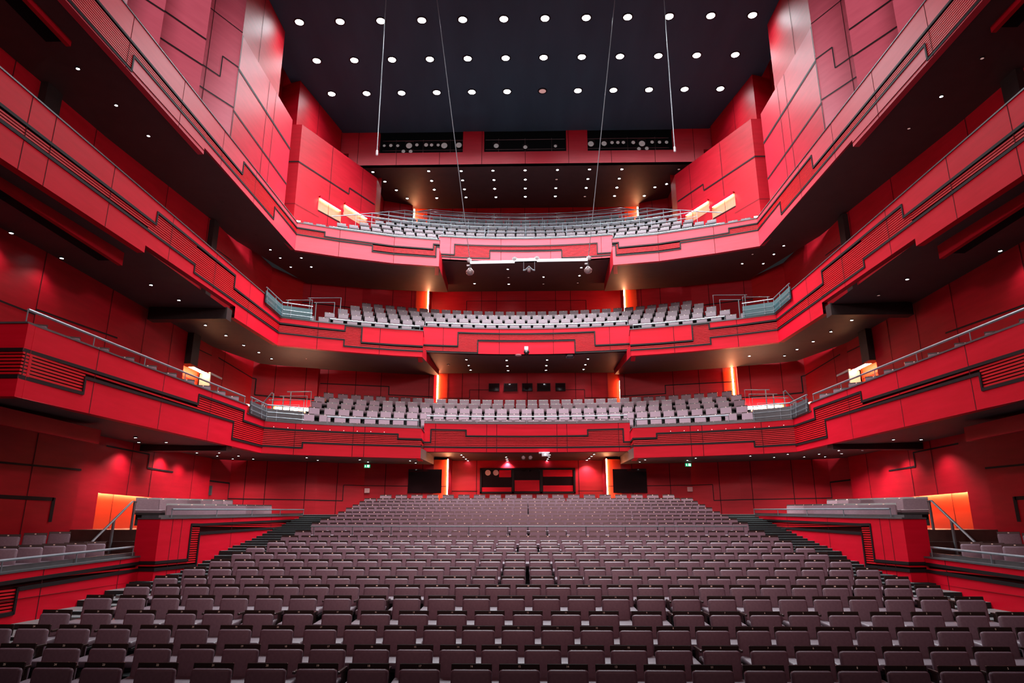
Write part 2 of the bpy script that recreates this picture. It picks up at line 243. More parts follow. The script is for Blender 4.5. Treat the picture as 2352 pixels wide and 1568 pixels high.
WU=[1.1-3.848,-2.0,-3.5]
F=[[(9.78,25.14),(8.80,25.75),(6.79,26.53),(4.21,27.2),(4.29,28.42)],[(10.56,27.75),(9.1,28.45),(7.33,29.15),(5.93,29.61),(4.72,29.9),(4.85,30.95)],[(10.92,29.76),(9.09,30.57),(6.57,31.48),(4.36,31.93),(4.54,33.2)]]
CC=[[(4.3,28.45),(3.2,28.6),(2.1,28.72),(1.05,28.78),(0,28.8)],[(4.88,30.98),(3.6,31.2),(2.4,31.37),(1.2,31.47),(0,31.5)],[(4.57,33.25),(3.3,33.47),(2.2,33.58),(1.1,33.65),(0,33.67)]]
def rows_of(brk,bot,lo,up,top):
    """piecewise profiles -> segments; every profile is a list of (u0,u1,z0,z1)"""
    al=sorted([u for prof in (bot,lo,up,top) for q in prof for u in q[:2] if brk[0]-1e-6<=u<=brk[1]+1e-6]+list(brk))
    us=[u for i,u in enumerate(al) if i==0 or u-al[i-1]>.004]
    def ev(prof,u,m):
        for a,b,z0,z1 in prof:
            if a-1e-6<=m<=b+1e-6: return lerp(z0,z1,(u-a)/(b-a))
    out=[]
    for a,b in zip(us,us[1:]):
        m=(a+b)/2;s=[a,b]
        for prof in (bot,lo,up,top): s+=[ev(prof,a,m),ev(prof,b,m)]
        out.append(tuple(s))
    return out
# wings
n0=WU[0]
WS=[rows_of((n0,13.64),[(n0,1.1,2.45,2.45),(1.1,13.64,2.45,2.73)],[(n0,1.1,2.84,2.84),(1.1,3.06,2.84,2.89),(3.06,10.94,3.24,3.47),(10.94,13.64,2.91,2.97)],
      [(n0,1.1,3.37,3.37),(1.1,8.34,3.37,3.6),(8.34,11.7,3.88,3.97),(11.7,13.64,3.63,3.66)],[(n0,1.1,3.9,3.9),(1.1,11.95,3.9,4.2),(11.95,13.64,3.91,3.91)]),
    rows_of((-2,17.25),[(-2,6.74,7.02,7.35),(6.74,12.8,7.57,7.8),(12.8,17.25,7.38,7.55)],[(-2,9.53,7.76,8.11),(9.53,17.25,7.86,8.1)],
      [(-2,7.08,8.07,8.36),(7.08,12.5,8.73,8.88),(12.5,17.25,8.41,8.53)],[(-2,15.5,8.8,9.17),(15.5,17.25,8.77,8.77)]),
    rows_of((-3.5,16.76),[(-3.5,7.72,12.45,12.46),(7.72,16.76,12.72,12.76)],[(-3.5,3.37,12.53,12.53),(3.37,14.0,13.01,13.03),(14.0,16.76,13.6,13.58)],
      [(-3.5,10.68,13.34,13.36),(10.68,16.76,13.88,13.91)],[(-3.5,16.76,14.15,14.15)])]
WJ=[[3.39,6.31,9.18],[1.9,2.66,4.92,7.96,10.93,13.9],[3.12,6.03,8.95,11.9]]
L1=5.98;L2_=6.24;L3_=6.94
def plen(p): return sum((Vector(a)-Vector(b)).length for a,b in zip(p,p[1:]))
LF=[plen(f) for f in F]
FS=[rows_of((0,LF[0]),[(0,LF[0],2.73,2.73)],[(0,1.45,3.0,3.0),(1.45,L1,3.2,3.2),(L1,LF[0],3.2,3.31)],[(0,5.05,3.66,3.65),(5.05,L1,3.48,3.48),(L1,LF[0],3.48,3.5)],[(0,LF[0],3.91,3.91)]),
    rows_of((0,LF[1]),[(0,LF[1],7.55,7.55)],[(0,2.76,8.1,8.09),(2.76,LF[1],7.8,7.82)],[(0,2.77,8.53,8.5),(2.77,3.51,8.74,8.74),(3.51,LF[1],8.04,8.05)],[(0,LF[1],8.77,8.77)]),
    rows_of((0,LF[2]),[(0,LF[2],12.76,12.74)],[(0,3.62,13.57,13.55),(3.62,6.77,13.23,13.23),(6.77,LF[2],13.79,13.77)],[(0,1.31,13.91,13.91),(1.31,6.63,13.68,13.65),(6.63,LF[2],13.92,13.92)],[(0,LF[2],14.16,14.15)])]
FJ=[[1.15,3.32,3.76],[1.62,4.32],[2.02,4.68]]
def both(seg,Lc):
    """half of a centre front -> the whole front"""
    r=[(2*Lc-b,2*Lc-a,*[v for i in range(2,10,2) for v in (s[i+1],s[i])]) for s in seg for a,b in [s[:2]]]
    return seg+r[::-1]
LC=[plen(c) for c in CC]
CS=[rows_of((0,LC[0]),[(0,LC[0],3.13,3.13)],[(0,LC[0],3.33,3.33)],[(0,.29,3.51,3.51),(.29,1.76,4.05,4.04),(1.76,LC[0],3.8,3.79)],[(0,LC[0],4.31,4.31)]),
    rows_of((0,LC[1]),[(0,LC[1],8.06,8.06)],[(0,2.6,8.09,8.09),(2.6,LC[1],8.7,8.7)],[(0,1.65,8.41,8.41),(1.65,LC[1],9.08,9.07)],[(0,LC[1],9.3,9.3)]),
    rows_of((0,LC[2]),[(0,LC[2],13.7,13.7)],[(0,2.69,13.83,13.84),(2.69,LC[2],14.26,14.25)],[(0,.82,13.97,13.97),(.82,LC[2],14.56,14.55)],[(0,LC[2],14.95,14.95)])]
CJ=[[.48,2.63,3.05],[.95,3.62],[.61,3.28]]
LAB={'w':['{t} balcony front along the {s} wall, {x}'],'f':[]}
for t in range(3):
    for s,sn in ((-1,'left'),(1,'right')):
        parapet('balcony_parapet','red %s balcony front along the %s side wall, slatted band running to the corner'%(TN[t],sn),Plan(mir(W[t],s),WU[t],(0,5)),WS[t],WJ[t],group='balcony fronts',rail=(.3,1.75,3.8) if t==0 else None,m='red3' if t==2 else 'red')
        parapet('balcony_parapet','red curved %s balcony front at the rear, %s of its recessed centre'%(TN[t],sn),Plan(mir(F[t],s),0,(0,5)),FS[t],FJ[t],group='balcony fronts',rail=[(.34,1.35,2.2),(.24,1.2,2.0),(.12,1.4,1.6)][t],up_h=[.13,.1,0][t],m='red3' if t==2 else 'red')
    full=CC[t]+[(-x,y) for x,y in CC[t][-2::-1]]
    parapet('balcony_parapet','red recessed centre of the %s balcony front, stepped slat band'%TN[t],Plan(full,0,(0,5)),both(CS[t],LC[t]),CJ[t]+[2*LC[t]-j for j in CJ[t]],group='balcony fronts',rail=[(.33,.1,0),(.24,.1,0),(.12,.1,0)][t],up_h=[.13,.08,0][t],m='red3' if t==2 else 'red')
# ---------------------------------------------------------------- walls helper
def wall(name,label,pts,z0,z1,joints=(),bands=(),m='redwall',ref=(0,6),u0=0,extra=()):
    """vertical panelled wall on a plan line; bands (ua,ub,za,zb,h) are dark shadow lines, extra (ua,ub,za,zb,material) flush patches of painted lamp glow"""
    P=Plan(pts,u0,ref);mb=MB();ua,ub=P.c[0],P.c[-1];mats=[m,'joint','trim']
    Z0=z0 if callable(z0) else (lambda u:z0);Z1=z1 if callable(z1) else (lambda u:z1)
    for a,b in zip(P.c,P.c[1:]): mb.quad(P.pt(a+1e-5,Z0(a)),P.pt(b-1e-5,Z0(b)),P.pt(b-1e-5,Z1(b)),P.pt(a+1e-5,Z1(a)))
    for u in joints:
        w=.014;mb.quad(P.pt(u-w,Z0(u),.012),P.pt(u+w,Z0(u),.012),P.pt(u+w,Z1(u),.012),P.pt(u-w,Z1(u),.012),1)
    for (a,b,za,zb,h) in bands:
        if abs(a-b)<.09:
            mb.quad(P.pt(a-h/2,za,.02),P.pt(a+h/2,za,.02),P.pt(a+h/2,zb,.02),P.pt(a-h/2,zb,.02),2)
        else:
            cu=P.cuts(a,b)
            for c,d in zip(cu,cu[1:]):
                f=lambda u:lerp(za,zb,(u-a)/(b-a))
                mb.quad(P.pt(c,f(c)-h/2,.02),P.pt(d,f(d)-h/2,.02),P.pt(d,f(d)+h/2,.02),P.pt(c,f(c)+h/2,.02),2)
    for (a,b,za,zb,mm) in extra:
        mats.append(mm);mb.quad(P.pt(a,za,.016),P.pt(b,za,.016),P.pt(b,zb,.016),P.pt(a,zb,.016),len(mats)-1)
    return struct(name,mb,mats,label)
def strip_surface(mb,A,B,m=0):
    for a,b,c,d in zip(A,A[1:],B[1:],B): mb.quad(a,b,c,d,m)
def at_z(pts,z): return [(x,y,z(x,y) if callable(z) else z) for x,y in pts]
# ---------------------------------------------------------------- soffits and stepped balcony floors
OUT=[[(13.6,12.6),(13.6,26.0),(13.2,28.0),(11.0,28.9),(8.9,29.4),(4.1,30.4)],None,None]
def soffit(t,front,back,inner,zc,Yc,fm):
    """dark undersides of one tier: both wings with flanks, and the recessed centre"""
    for s,sn in ((-1,'left'),(1,'right')):
        mb=MB();strip_surface(mb,[(s*x,y,z) for x,y,z in front],[(s*x,y,z) for x,y,z in back])
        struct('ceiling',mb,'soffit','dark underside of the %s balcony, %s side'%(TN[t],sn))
        f=MB();a,b,z0,z1=inner
        f.quad((s*a[0],a[1],a[2]),(s*b[0],b[1],b[2]),(s*b[0],b[1],zc+.02),(s*a[0],a[1],zc+.02))
        struct('trim',f,fm,'step in the underside of the %s balcony, %s of centre'%(TN[t],sn)).name='trim_%d'%(t*2+(s>0)+1)
    mb=MB();full=CC[t]+[(-x,y) for x,y in CC[t][-2::-1]]
    strip_surface(mb,[(x,y,zc) for x,y in full],[(x*1.04,Yc,zc) for x,y in full]);struct('ceiling',mb,'soffit','dark underside of the %s balcony centre'%TN[t])
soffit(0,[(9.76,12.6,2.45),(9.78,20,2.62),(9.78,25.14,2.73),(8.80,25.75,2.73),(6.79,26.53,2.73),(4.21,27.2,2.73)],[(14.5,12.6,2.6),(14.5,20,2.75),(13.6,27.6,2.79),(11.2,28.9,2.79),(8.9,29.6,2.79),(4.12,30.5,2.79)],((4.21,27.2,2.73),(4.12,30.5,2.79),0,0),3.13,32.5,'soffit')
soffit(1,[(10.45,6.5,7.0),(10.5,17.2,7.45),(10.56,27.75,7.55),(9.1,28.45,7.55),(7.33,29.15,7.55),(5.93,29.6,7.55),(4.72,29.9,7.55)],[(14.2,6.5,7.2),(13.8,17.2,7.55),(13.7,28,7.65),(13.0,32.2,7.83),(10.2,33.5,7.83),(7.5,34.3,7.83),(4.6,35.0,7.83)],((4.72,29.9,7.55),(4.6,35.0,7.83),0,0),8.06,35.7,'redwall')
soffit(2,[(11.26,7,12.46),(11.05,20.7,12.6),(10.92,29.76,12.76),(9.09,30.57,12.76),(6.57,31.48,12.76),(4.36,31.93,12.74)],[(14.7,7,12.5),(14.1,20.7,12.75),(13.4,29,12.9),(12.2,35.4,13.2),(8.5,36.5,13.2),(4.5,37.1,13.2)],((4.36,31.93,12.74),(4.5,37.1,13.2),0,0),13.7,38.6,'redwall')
def gcurve(t):
    Y0=CC[t][-1][1];a,b=CC[t][0],F[t][3 if t==0 else (4 if t==1 else 3)];sh=(a[1]-b[1])+.0
    pts=[(x,y-Y0) for x,y in CC[t][::-1]]+[(x,y+sh-Y0) for x,y in F[t][::-1] if x<b[0]-.01 or (y<b[1]-.01)]
    pts=sorted(pts);pts=[p for i,p in enumerate(pts) if i==0 or p[0]>pts[i-1][0]+.2]
    def g(x):
        x=abs(x)
        for (x0,y0),(x1,y1) in zip(pts,pts[1:]):
            if x<=x1: return lerp(y0,y1,(x-x0)/(x1-x0))
        (x0,y0),(x1,y1)=pts[-2:];return y1+(x-x1)*(y1-y0)/(x1-x0)
    return g
G=[gcurve(t) for t in range(3)]
ROWS=[T1,T2,T3]
FR=[(.3428,.1722),(.3345,.169),(.344,.1443)]     # the extra first row beside the centre
BSEAT=[]   # (tier,row number,x,y,ztop,rz)
for t in range(3):
    g=G[t];R=ROWS[t];dz=R[1][1]-R[0][1];dy=R[1][0]-R[0][0];mb=MB()
    def slab(Y,z,xa,xb,depth):
        xs=[lerp(xa,xb,i/14) for i in range(15)];zf=z-SH-.01
        fr=[(x,Y-.64+g(x),zf) for x in xs];bk=[(x,Y-.64+depth+g(x),zf) for x in xs]
        strip_surface(mb,fr,bk);strip_surface(mb,fr,[(x,y,zf-dz-.02) for x,y,_ in fr])
    Yf,zf=R[0][0]-dy,R[0][1]-dz
    for s in (-1,1):
        a,b=FR[t];slab(Yf,zf,s*(b*Yf+.0),s*(a*Yf+.2),dy)
        x0,x1=b*Yf+.25,a*Yf-.25;n=int(round((x1-x0)/.57))+1
        for i in range(n):
            x=s*lerp(x0,x1,i/(n-1));BSEAT.append((t,1,x,Yf+g(x),zf,math.atan((g(x+.1)-g(x-.1))/.2)))
    for k,(Y,z,a) in enumerate(R):
        ym=Y+g(a*Y);xe=min(a*ym+.02,99 if t<2 else 11.4-(ym-30.5)*.473-.35);n=int(round((2*xe-.5)/.567))+1
        slab(Y,z,-xe-.2,xe+.2,dy if k<len(R)-1 else 1.6)
        for i in range(n):
            x=lerp(-xe+.25,xe-.25,i/(n-1));BSEAT.append((t,k+2,x,Y+g(x),z,math.atan((g(x+.1)-g(x-.1))/.2)))
    struct('floor',mb,'stepdk','stepped seating floor of the %s balcony'%TN[t])
def Ux(pts,x):
    c=0
    for (x0,y0),(x1,y1) in zip(pts,pts[1:]):
        l=math.hypot(x1-x0,y1-y0)
        if min(x0,x1)-1e-6<=x<=max(x0,x1)+1e-6 and abs(x1-x0)>1e-6: return c+l*(x-x0)/(x1-x0)
        c+=l
    return c
def Uy(pts,y): return Ux([(b,a) for a,b in pts],y)
def xb(pts,bs): return [(min(Ux(pts,a),Ux(pts,b)),max(Ux(pts,a),Ux(pts,b)),*( (za,zb) if Ux(pts,a)<=Ux(pts,b) else (zb,za)),h) for a,b,za,zb,h in bs]
def yb(pts,bs): return xb([(b,a) for a,b in pts],bs)
def vb(u,za,zb,h): return (u,u,za,zb,h)
def led(name,label,p,q,r=.03,m='led'):
    mb=MB();p=Vector(p);q=Vector(q);mb.tube([p,q],r,6);return solid(name,mb,m,label,'light strip','warm light strips')
SN={-1:'left',1:'right'}
# ---- ground
mb=MB();fl=MB();ns=MB();ZF=[]
for i,(Y,z,xs) in enumerate(STALLS):
    zf=z-SH;y0=Y-.74;y1=(STALLS[i+1][0]-.74) if i<22 else Y+2.6;zp=STALLS[i-1][1]-SH if i else zf-.2
    ZF.append((y0,zf))
    xe=7.75 if i<14 else 7.3
    for a,b,m in ((-xe,xe,0),(-10.0,-xe,1 if i<10 else 0),(xe,10.0,1 if i<10 else 0)):
        mb.quad((a,y0,zf),(b,y0,zf),(b,y1,zf),(a,y1,zf),m);mb.quad((a,y0,zp),(b,y0,zp),(b,y0,zf),(a,y0,zf),0)
    for s in (-1,1):   # aisle half steps and nosings
        a,b=sorted((s*(max(abs(xs[0]),abs(xs[-1]))+.45),s*9.1));zh=(zf+zp)/2
        if i:
            mb.box(a,b,y0-.42,y0-.005,zp-.02,zh,1 if i<10 else 0)
            if i>=7:
                ns.box(a,b,y0-.425,y0-.38,zh,zh+.006);ns.box(a,b,y0-.005,y0+.04,zf,zf+.006)
            else: ns.box(a,b,y0-.425,y0-.39,zh,zh+.006)
struct('floor',mb,['stepdk','board'],'stepped stalls floor with timber aisles')
struct('trim',ns,'nose','pale nosings on the stalls aisle steps').name='trim_8'
mb=MB();mb.quad((-14.6,2,-2.75),(14.6,2,-2.75),(14.6,34,-2.75),(-14.6,34,-2.75));mb.quad((-9.9,2,-2.4),(9.9,2,-2.4),(9.9,7.9,-2.4),(-9.9,7.9,-2.4))
struct('floor',mb,'stepdk','black floor below the stage edge')
# ---- stalls level
for s in (-1,1):
    sn=SN[s]
    p=[(3.5,30.55),(7.1,30.2),(8.9,29.3),(11.0,28.75),(12.3,28.5),(13.3,27.4)];P_=mir(p,s)
    wall('wall_rear','red rear stalls wall with a stepped shadow line, %s side'%sn,P_,-1.2,2.95,[Ux(p,x) for x in (4.6,6.2,8.15,9.35,10.9,11.7)],
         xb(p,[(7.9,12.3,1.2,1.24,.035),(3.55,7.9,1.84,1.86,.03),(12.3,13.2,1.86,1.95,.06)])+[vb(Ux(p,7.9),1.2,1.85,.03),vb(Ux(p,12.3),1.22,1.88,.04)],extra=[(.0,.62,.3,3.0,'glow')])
    q=[(3.5,30.55),(3.5,32.35)];wall('wall_rear','return beside the lit strip of the stalls rear wall, %s'%sn,mir(q,s),-.2,3.2)
    led('mounted_light_strip','bright vertical light strip on the rear stalls wall, %s of the control window'%sn,(s*3.5,30.49,.75),(s*3.5,30.49,3.02),.028)
    # dark window beside it
    g=MB();g.quad((s*3.75,30.44,1.55),(s*5.2,30.30,1.55),(s*5.2,30.30,2.57),(s*3.75,30.44,2.57));struct('window',g,'glass','dark reflective window in the stalls rear wall, %s'%sn).name='window_%d'%(1 if s<0 else 2)
    # side walls of the stalls
    p=[(12.72,27.6),(12.72,24.6)];wall('wall_'+sn,'red stalls side wall behind the box, %s'%sn,mir(p,s),-1.2,2.95,[1.5])
    p=[(12.72,24.6),(12.72,20.45)];wall('wall_'+sn,'red stalls side wall above the lit niche, %s'%sn,mir(p,s),1.05,2.95,[1.4,2.7],[(0,1.7,2.0,2.0,.05),vb(1.7,2.0,2.45,.05),(1.7,4.15,2.45,2.45,.05)])
    p=[(12.95,24.6),(12.95,20.45)];wall('wall_'+sn,'glowing niche in the stalls side wall, %s'%sn,mir(p,s),-1.2,1.3,[1.2,3.0],m='glow')
    p=[(12.72,20.45),(12.72,19.15)];wall('wall_'+sn,'red stalls side wall beside the steps, %s'%sn,mir(p,s),-1.6,2.95)
    led('mounted_light_strip','warm light strip along the top of the stalls niche, %s'%sn,(s*12.84,20.5,1.09),(s*12.84,24.55,1.11),.035)
    p=[(12.72,19.15),(12.5,19.15),(12.5,7.0)];u=Uy(p,18.2)
    wall('wall_'+sn,'red stalls side wall with a recessed panel near the stage, %s'%sn,mir(p,s),-2.7,2.95,[Uy(p,y) for y in (17.2,14.5)],
         [(.22,9,1.62,1.40,.05),(u,u+8,.78,.70,.09),vb(u,.2,.82,.13)],extra=())  # the two thick dark bands paint the shade inside the recess
    c=MB();c.box(s*12.75,s*13.25,26.3,27.5,-1.2,2.9);solid('column',c,'col','dark square column in the stalls side wall, %s'%sn,'column','dark columns',kind='structure')
mb=MB()
wall('wall_rear','red centre of the rear stalls wall around the control window',[(-3.55,32.3),(3.55,32.3)],-.2,3.2,[1.2,5.95],[(.05,1.25,1.73,1.73,.03),(5.9,7.05,1.73,1.73,.03)],ref=(0,6))
# control room window: frame with three panes
w=MB()
for a,b,c,d in ((-2.19,2.24,2.70,2.78),(-2.19,2.24,1.62,1.70),(-2.19,-2.11,1.62,2.78),(2.16,2.24,1.62,2.78),(-.70,-.60,1.62,2.78),(.60,.72,1.62,2.78)): w.box(a,b,32.2,32.3,c,d)
wr=struct('window',w,'trim','wide three part control window in the stalls rear wall');wr.name='window_3'
w=MB();w.quad((-2.15,32.26,1.66),(2.2,32.26,1.66),(2.2,32.26,2.74),(-2.15,32.26,2.74))
# painted on the glass, what it shows of the lit room and the hall: red lower bands and two round lamps on the far wall
for a,b,c,d in ((-2.1,-.72,1.70,1.90),(-1.3,-.74,2.36,2.68),(-.58,.58,1.72,2.22),(.74,2.12,2.38,2.69),(.74,2.12,1.71,1.98)): w.quad((a,32.25,c),(b,32.25,c),(b,32.25,d),(a,32.25,d),1)
o=part('pane',w,['glass','red'],wr)
w=MB()
for x in (-1.82,-1.45): w.lathe((x,32.245,2.565),(0,-1,0),[(0,.13),(.01,.13)],18)
part('round_lamp_image',w,'pinkpl',wr)
# ---- first balcony level
LV1=(4.2,8.1)
for s in (-1,1):
    sn=SN[s]
    p=[(4.85,35.0),(10.5,33.7)];z=lambda x:7.15
    wall('wall_rear','red rear wall of the first balcony beside its centre, %s'%sn,mir(p,s),4.3,7.95,[Ux(p,x) for x in (5.1,7.5,8.75,10.1)],xb(p,[(7.1,10.45,7.13,7.15,.05),(4.9,7.1,6.68,6.7,.05)])+[vb(Ux(p,7.1),6.68,7.15,.05)],extra=[(Ux(p,9.9),Ux(p,10.48),4.6,7.9,'glow')] if s>0 else [])
    p=[(10.45,33.3),(12.3,32.6),(13.25,32.0),(13.6,28.3)]
    wall('wall_rear','red corner wall of the first balcony, %s'%sn,mir(p,s),4.2,7.95,[Ux(p,x) for x in (11.0,12.35)]+[Ux(p,13.5)],xb(p,[(10.45,13.1,6.24,6.26,.07),(13.1,13.55,7.05,7.3,.05)])+[vb(Ux(p,13.1),6.25,7.06,.06)],extra=[(0.02,2.0,4.4,5.8,'glow2')])
    p=[(10.5,33.3),(10.5,33.9)];wall('wall_rear','wall return of the first balcony, %s'%sn,mir(p,s),4.2,7.95)
    p=[(13.6,28.3),(13.55,26.0)]
    wall('wall_'+sn,'red side wall above the exit niche of the first balcony, %s'%sn,mir(p,s),6.45,7.8,[],[(0,2.3,7.25,7.15,.04)])
    p=[(13.55,26.0),(13.5,21.0),(13.5,7.0)]
    wall('wall_'+sn,'red side wall of the first balcony, %s'%sn,mir(p,s),3.0,7.8,[1.2,3.1,5.2,8.4],[(4.6,8.4,6.1,5.85,.05),(8.4,15,5.7,5.5,.05)])
    p=[(14.0,30.0),(14.0,26.0)];wall('wall_'+sn,'back of the exit niche, %s'%sn,mir(p,s),4.2,6.6,[1.9],[(1.9,4,6.05,6.05,.02)],m='glow')
    c=MB();c.box(s*13.3,s*13.75,26.0,26.6,6.35,7.8);solid('column',c,'col','dark column head above the exit niche, %s'%sn,'column','dark columns',kind='structure')
    c=MB();c.box(s*13.5,s*14.0,28.2,28.28,4.5,6.45);c.box(s*13.5,s*14.0,29.86,29.94,4.5,6.45);c.box(s*13.5,s*14.0,28.2,29.94,6.42,6.5);c.box(s*13.95,s*14.02,28.2,28.9,4.5,6.42);c.box(s*13.95,s*14.02,29.35,29.94,4.5,6.42)
    d=struct('door',c,'white','white lined exit doorway on the first balcony, %s'%sn);d.name='door_%d'%(1 if s<0 else 2)
    c=MB();c.box(s*13.96,s*14.0,28.9,29.35,4.5,6.42);part('door_leaf',c,'black',d)
    led('mounted_light_strip','warm light strip at the head of the exit niche on the first balcony, %s'%sn,(s*13.66,26.05,6.40),(s*13.66,28.2,6.40),.05)
    led('mounted_light_strip','warm light strip low on the first balcony side wall by the corner, %s'%sn,(s*13.52,29.95,5.72),(s*13.28,32.0,5.74),.05,'ledw')
    led('mounted_light_strip','warm light strip low on the first balcony corner wall, %s'%sn,(s*12.2,32.53,5.66),(s*10.3,33.2,5.72),.085,'ledw')
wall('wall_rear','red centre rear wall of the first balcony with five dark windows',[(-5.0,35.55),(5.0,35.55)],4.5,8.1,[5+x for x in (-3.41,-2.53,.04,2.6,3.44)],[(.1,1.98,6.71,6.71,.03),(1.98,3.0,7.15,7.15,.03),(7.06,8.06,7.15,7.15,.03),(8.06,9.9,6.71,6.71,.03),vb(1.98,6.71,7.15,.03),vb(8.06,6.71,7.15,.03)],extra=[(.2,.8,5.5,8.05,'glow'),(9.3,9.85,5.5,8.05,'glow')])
for k,(a,b) in enumerate(((-2,-1.43),(-1.2,-.48),(-.24,.32),(.56,1.27),(1.53,2.06))):
    w=MB();w.box(a,b,35.47,35.52,7.06,7.49);w.quad((a+.03,35.465,7.09),(b-.03,35.465,7.09),(b-.03,35.465,7.46),(a+.03,35.465,7.46),1)
    struct('window',w,['trim','glass'],'small dark window in the first balcony rear wall, %s from the left'%ordw(k+1)).name='window_%d'%(4+k)
led('mounted_light_strip','tall glowing strip where the first balcony rear wall steps, left of its centre',(-4.72,35.46,6.5),(-4.72,35.46,7.95),.035)
led('mounted_light_strip','glowing strip behind the wall edge of the first balcony, right of its centre',(4.93,35.46,6.5),(4.93,35.46,7.6),.025)
led('mounted_light_strip','tall glowing strip at the outer end of the first balcony rear wall, right side',(10.32,33.66,5.8),(10.32,33.66,7.85),.035)
# ---- second balcony level
for s in (-1,1):
    sn=SN[s]
    p=[(5.6,37.0),(9.3,36.55),(12.4,35.6),(13.4,33.5),(13.5,29.0)]
    wall('wall_rear','red rear wall of the second balcony, %s of its centre'%sn,mir(p,s),9.2,13.4,[Ux(p,x) for x in (6.55,7.6,10.2,12.0)],xb(p,[(9.35,12.4,12.05,12.15,.06)])+[vb(Ux(p,9.35),11.2,12.05,.06)],extra=[(0,.7,10.5,13.35,'glow')])
    q=[(5.6,37.0),(5.6,38.5)];wall('wall_rear','return of the second balcony rear wall, %s'%sn,mir(q,s),9.5,13.8)
    led('mounted_light_strip','tall glowing strip on the second balcony rear wall, %s'%sn,(s*5.6,36.93,11.3),(s*5.6,36.93,13.25),.04)
    p=[(13.5,29.0),(13.45,27.2),(14.1,20.0),(14.6,6.0)]
    wall('wall_'+sn,'red side wall of the second balcony, %s'%sn,mir(p,s),8.0,13.0,[2.6,5.5,9.5,13],[(.1,1.7,11.9,11.75,.05)])
    for k,(y0,y1) in enumerate(((17.0,17.65),(26.5,26.97))):
        c=MB();c.box(s*(13.98 if k==0 else 13.3),s*14.5,y0,y1,8.5,12.8);solid('column',c,'col','dark column on the second balcony %s side, %s'%(sn,['near the stage','near the corner'][k]),'column','dark columns',kind='structure')
wall('wall_rear','dark red centre rear wall of the second balcony',[(-5.65,38.4),(5.65,38.4)],9.5,13.8,[5.65+x for x in (-2.64,-1.75,0,1.75,2.64)],[(2.12,9.2,13.09,13.09,.03),vb(2.12,12.2,13.09,.03),vb(9.2,12.2,13.09,.03)])
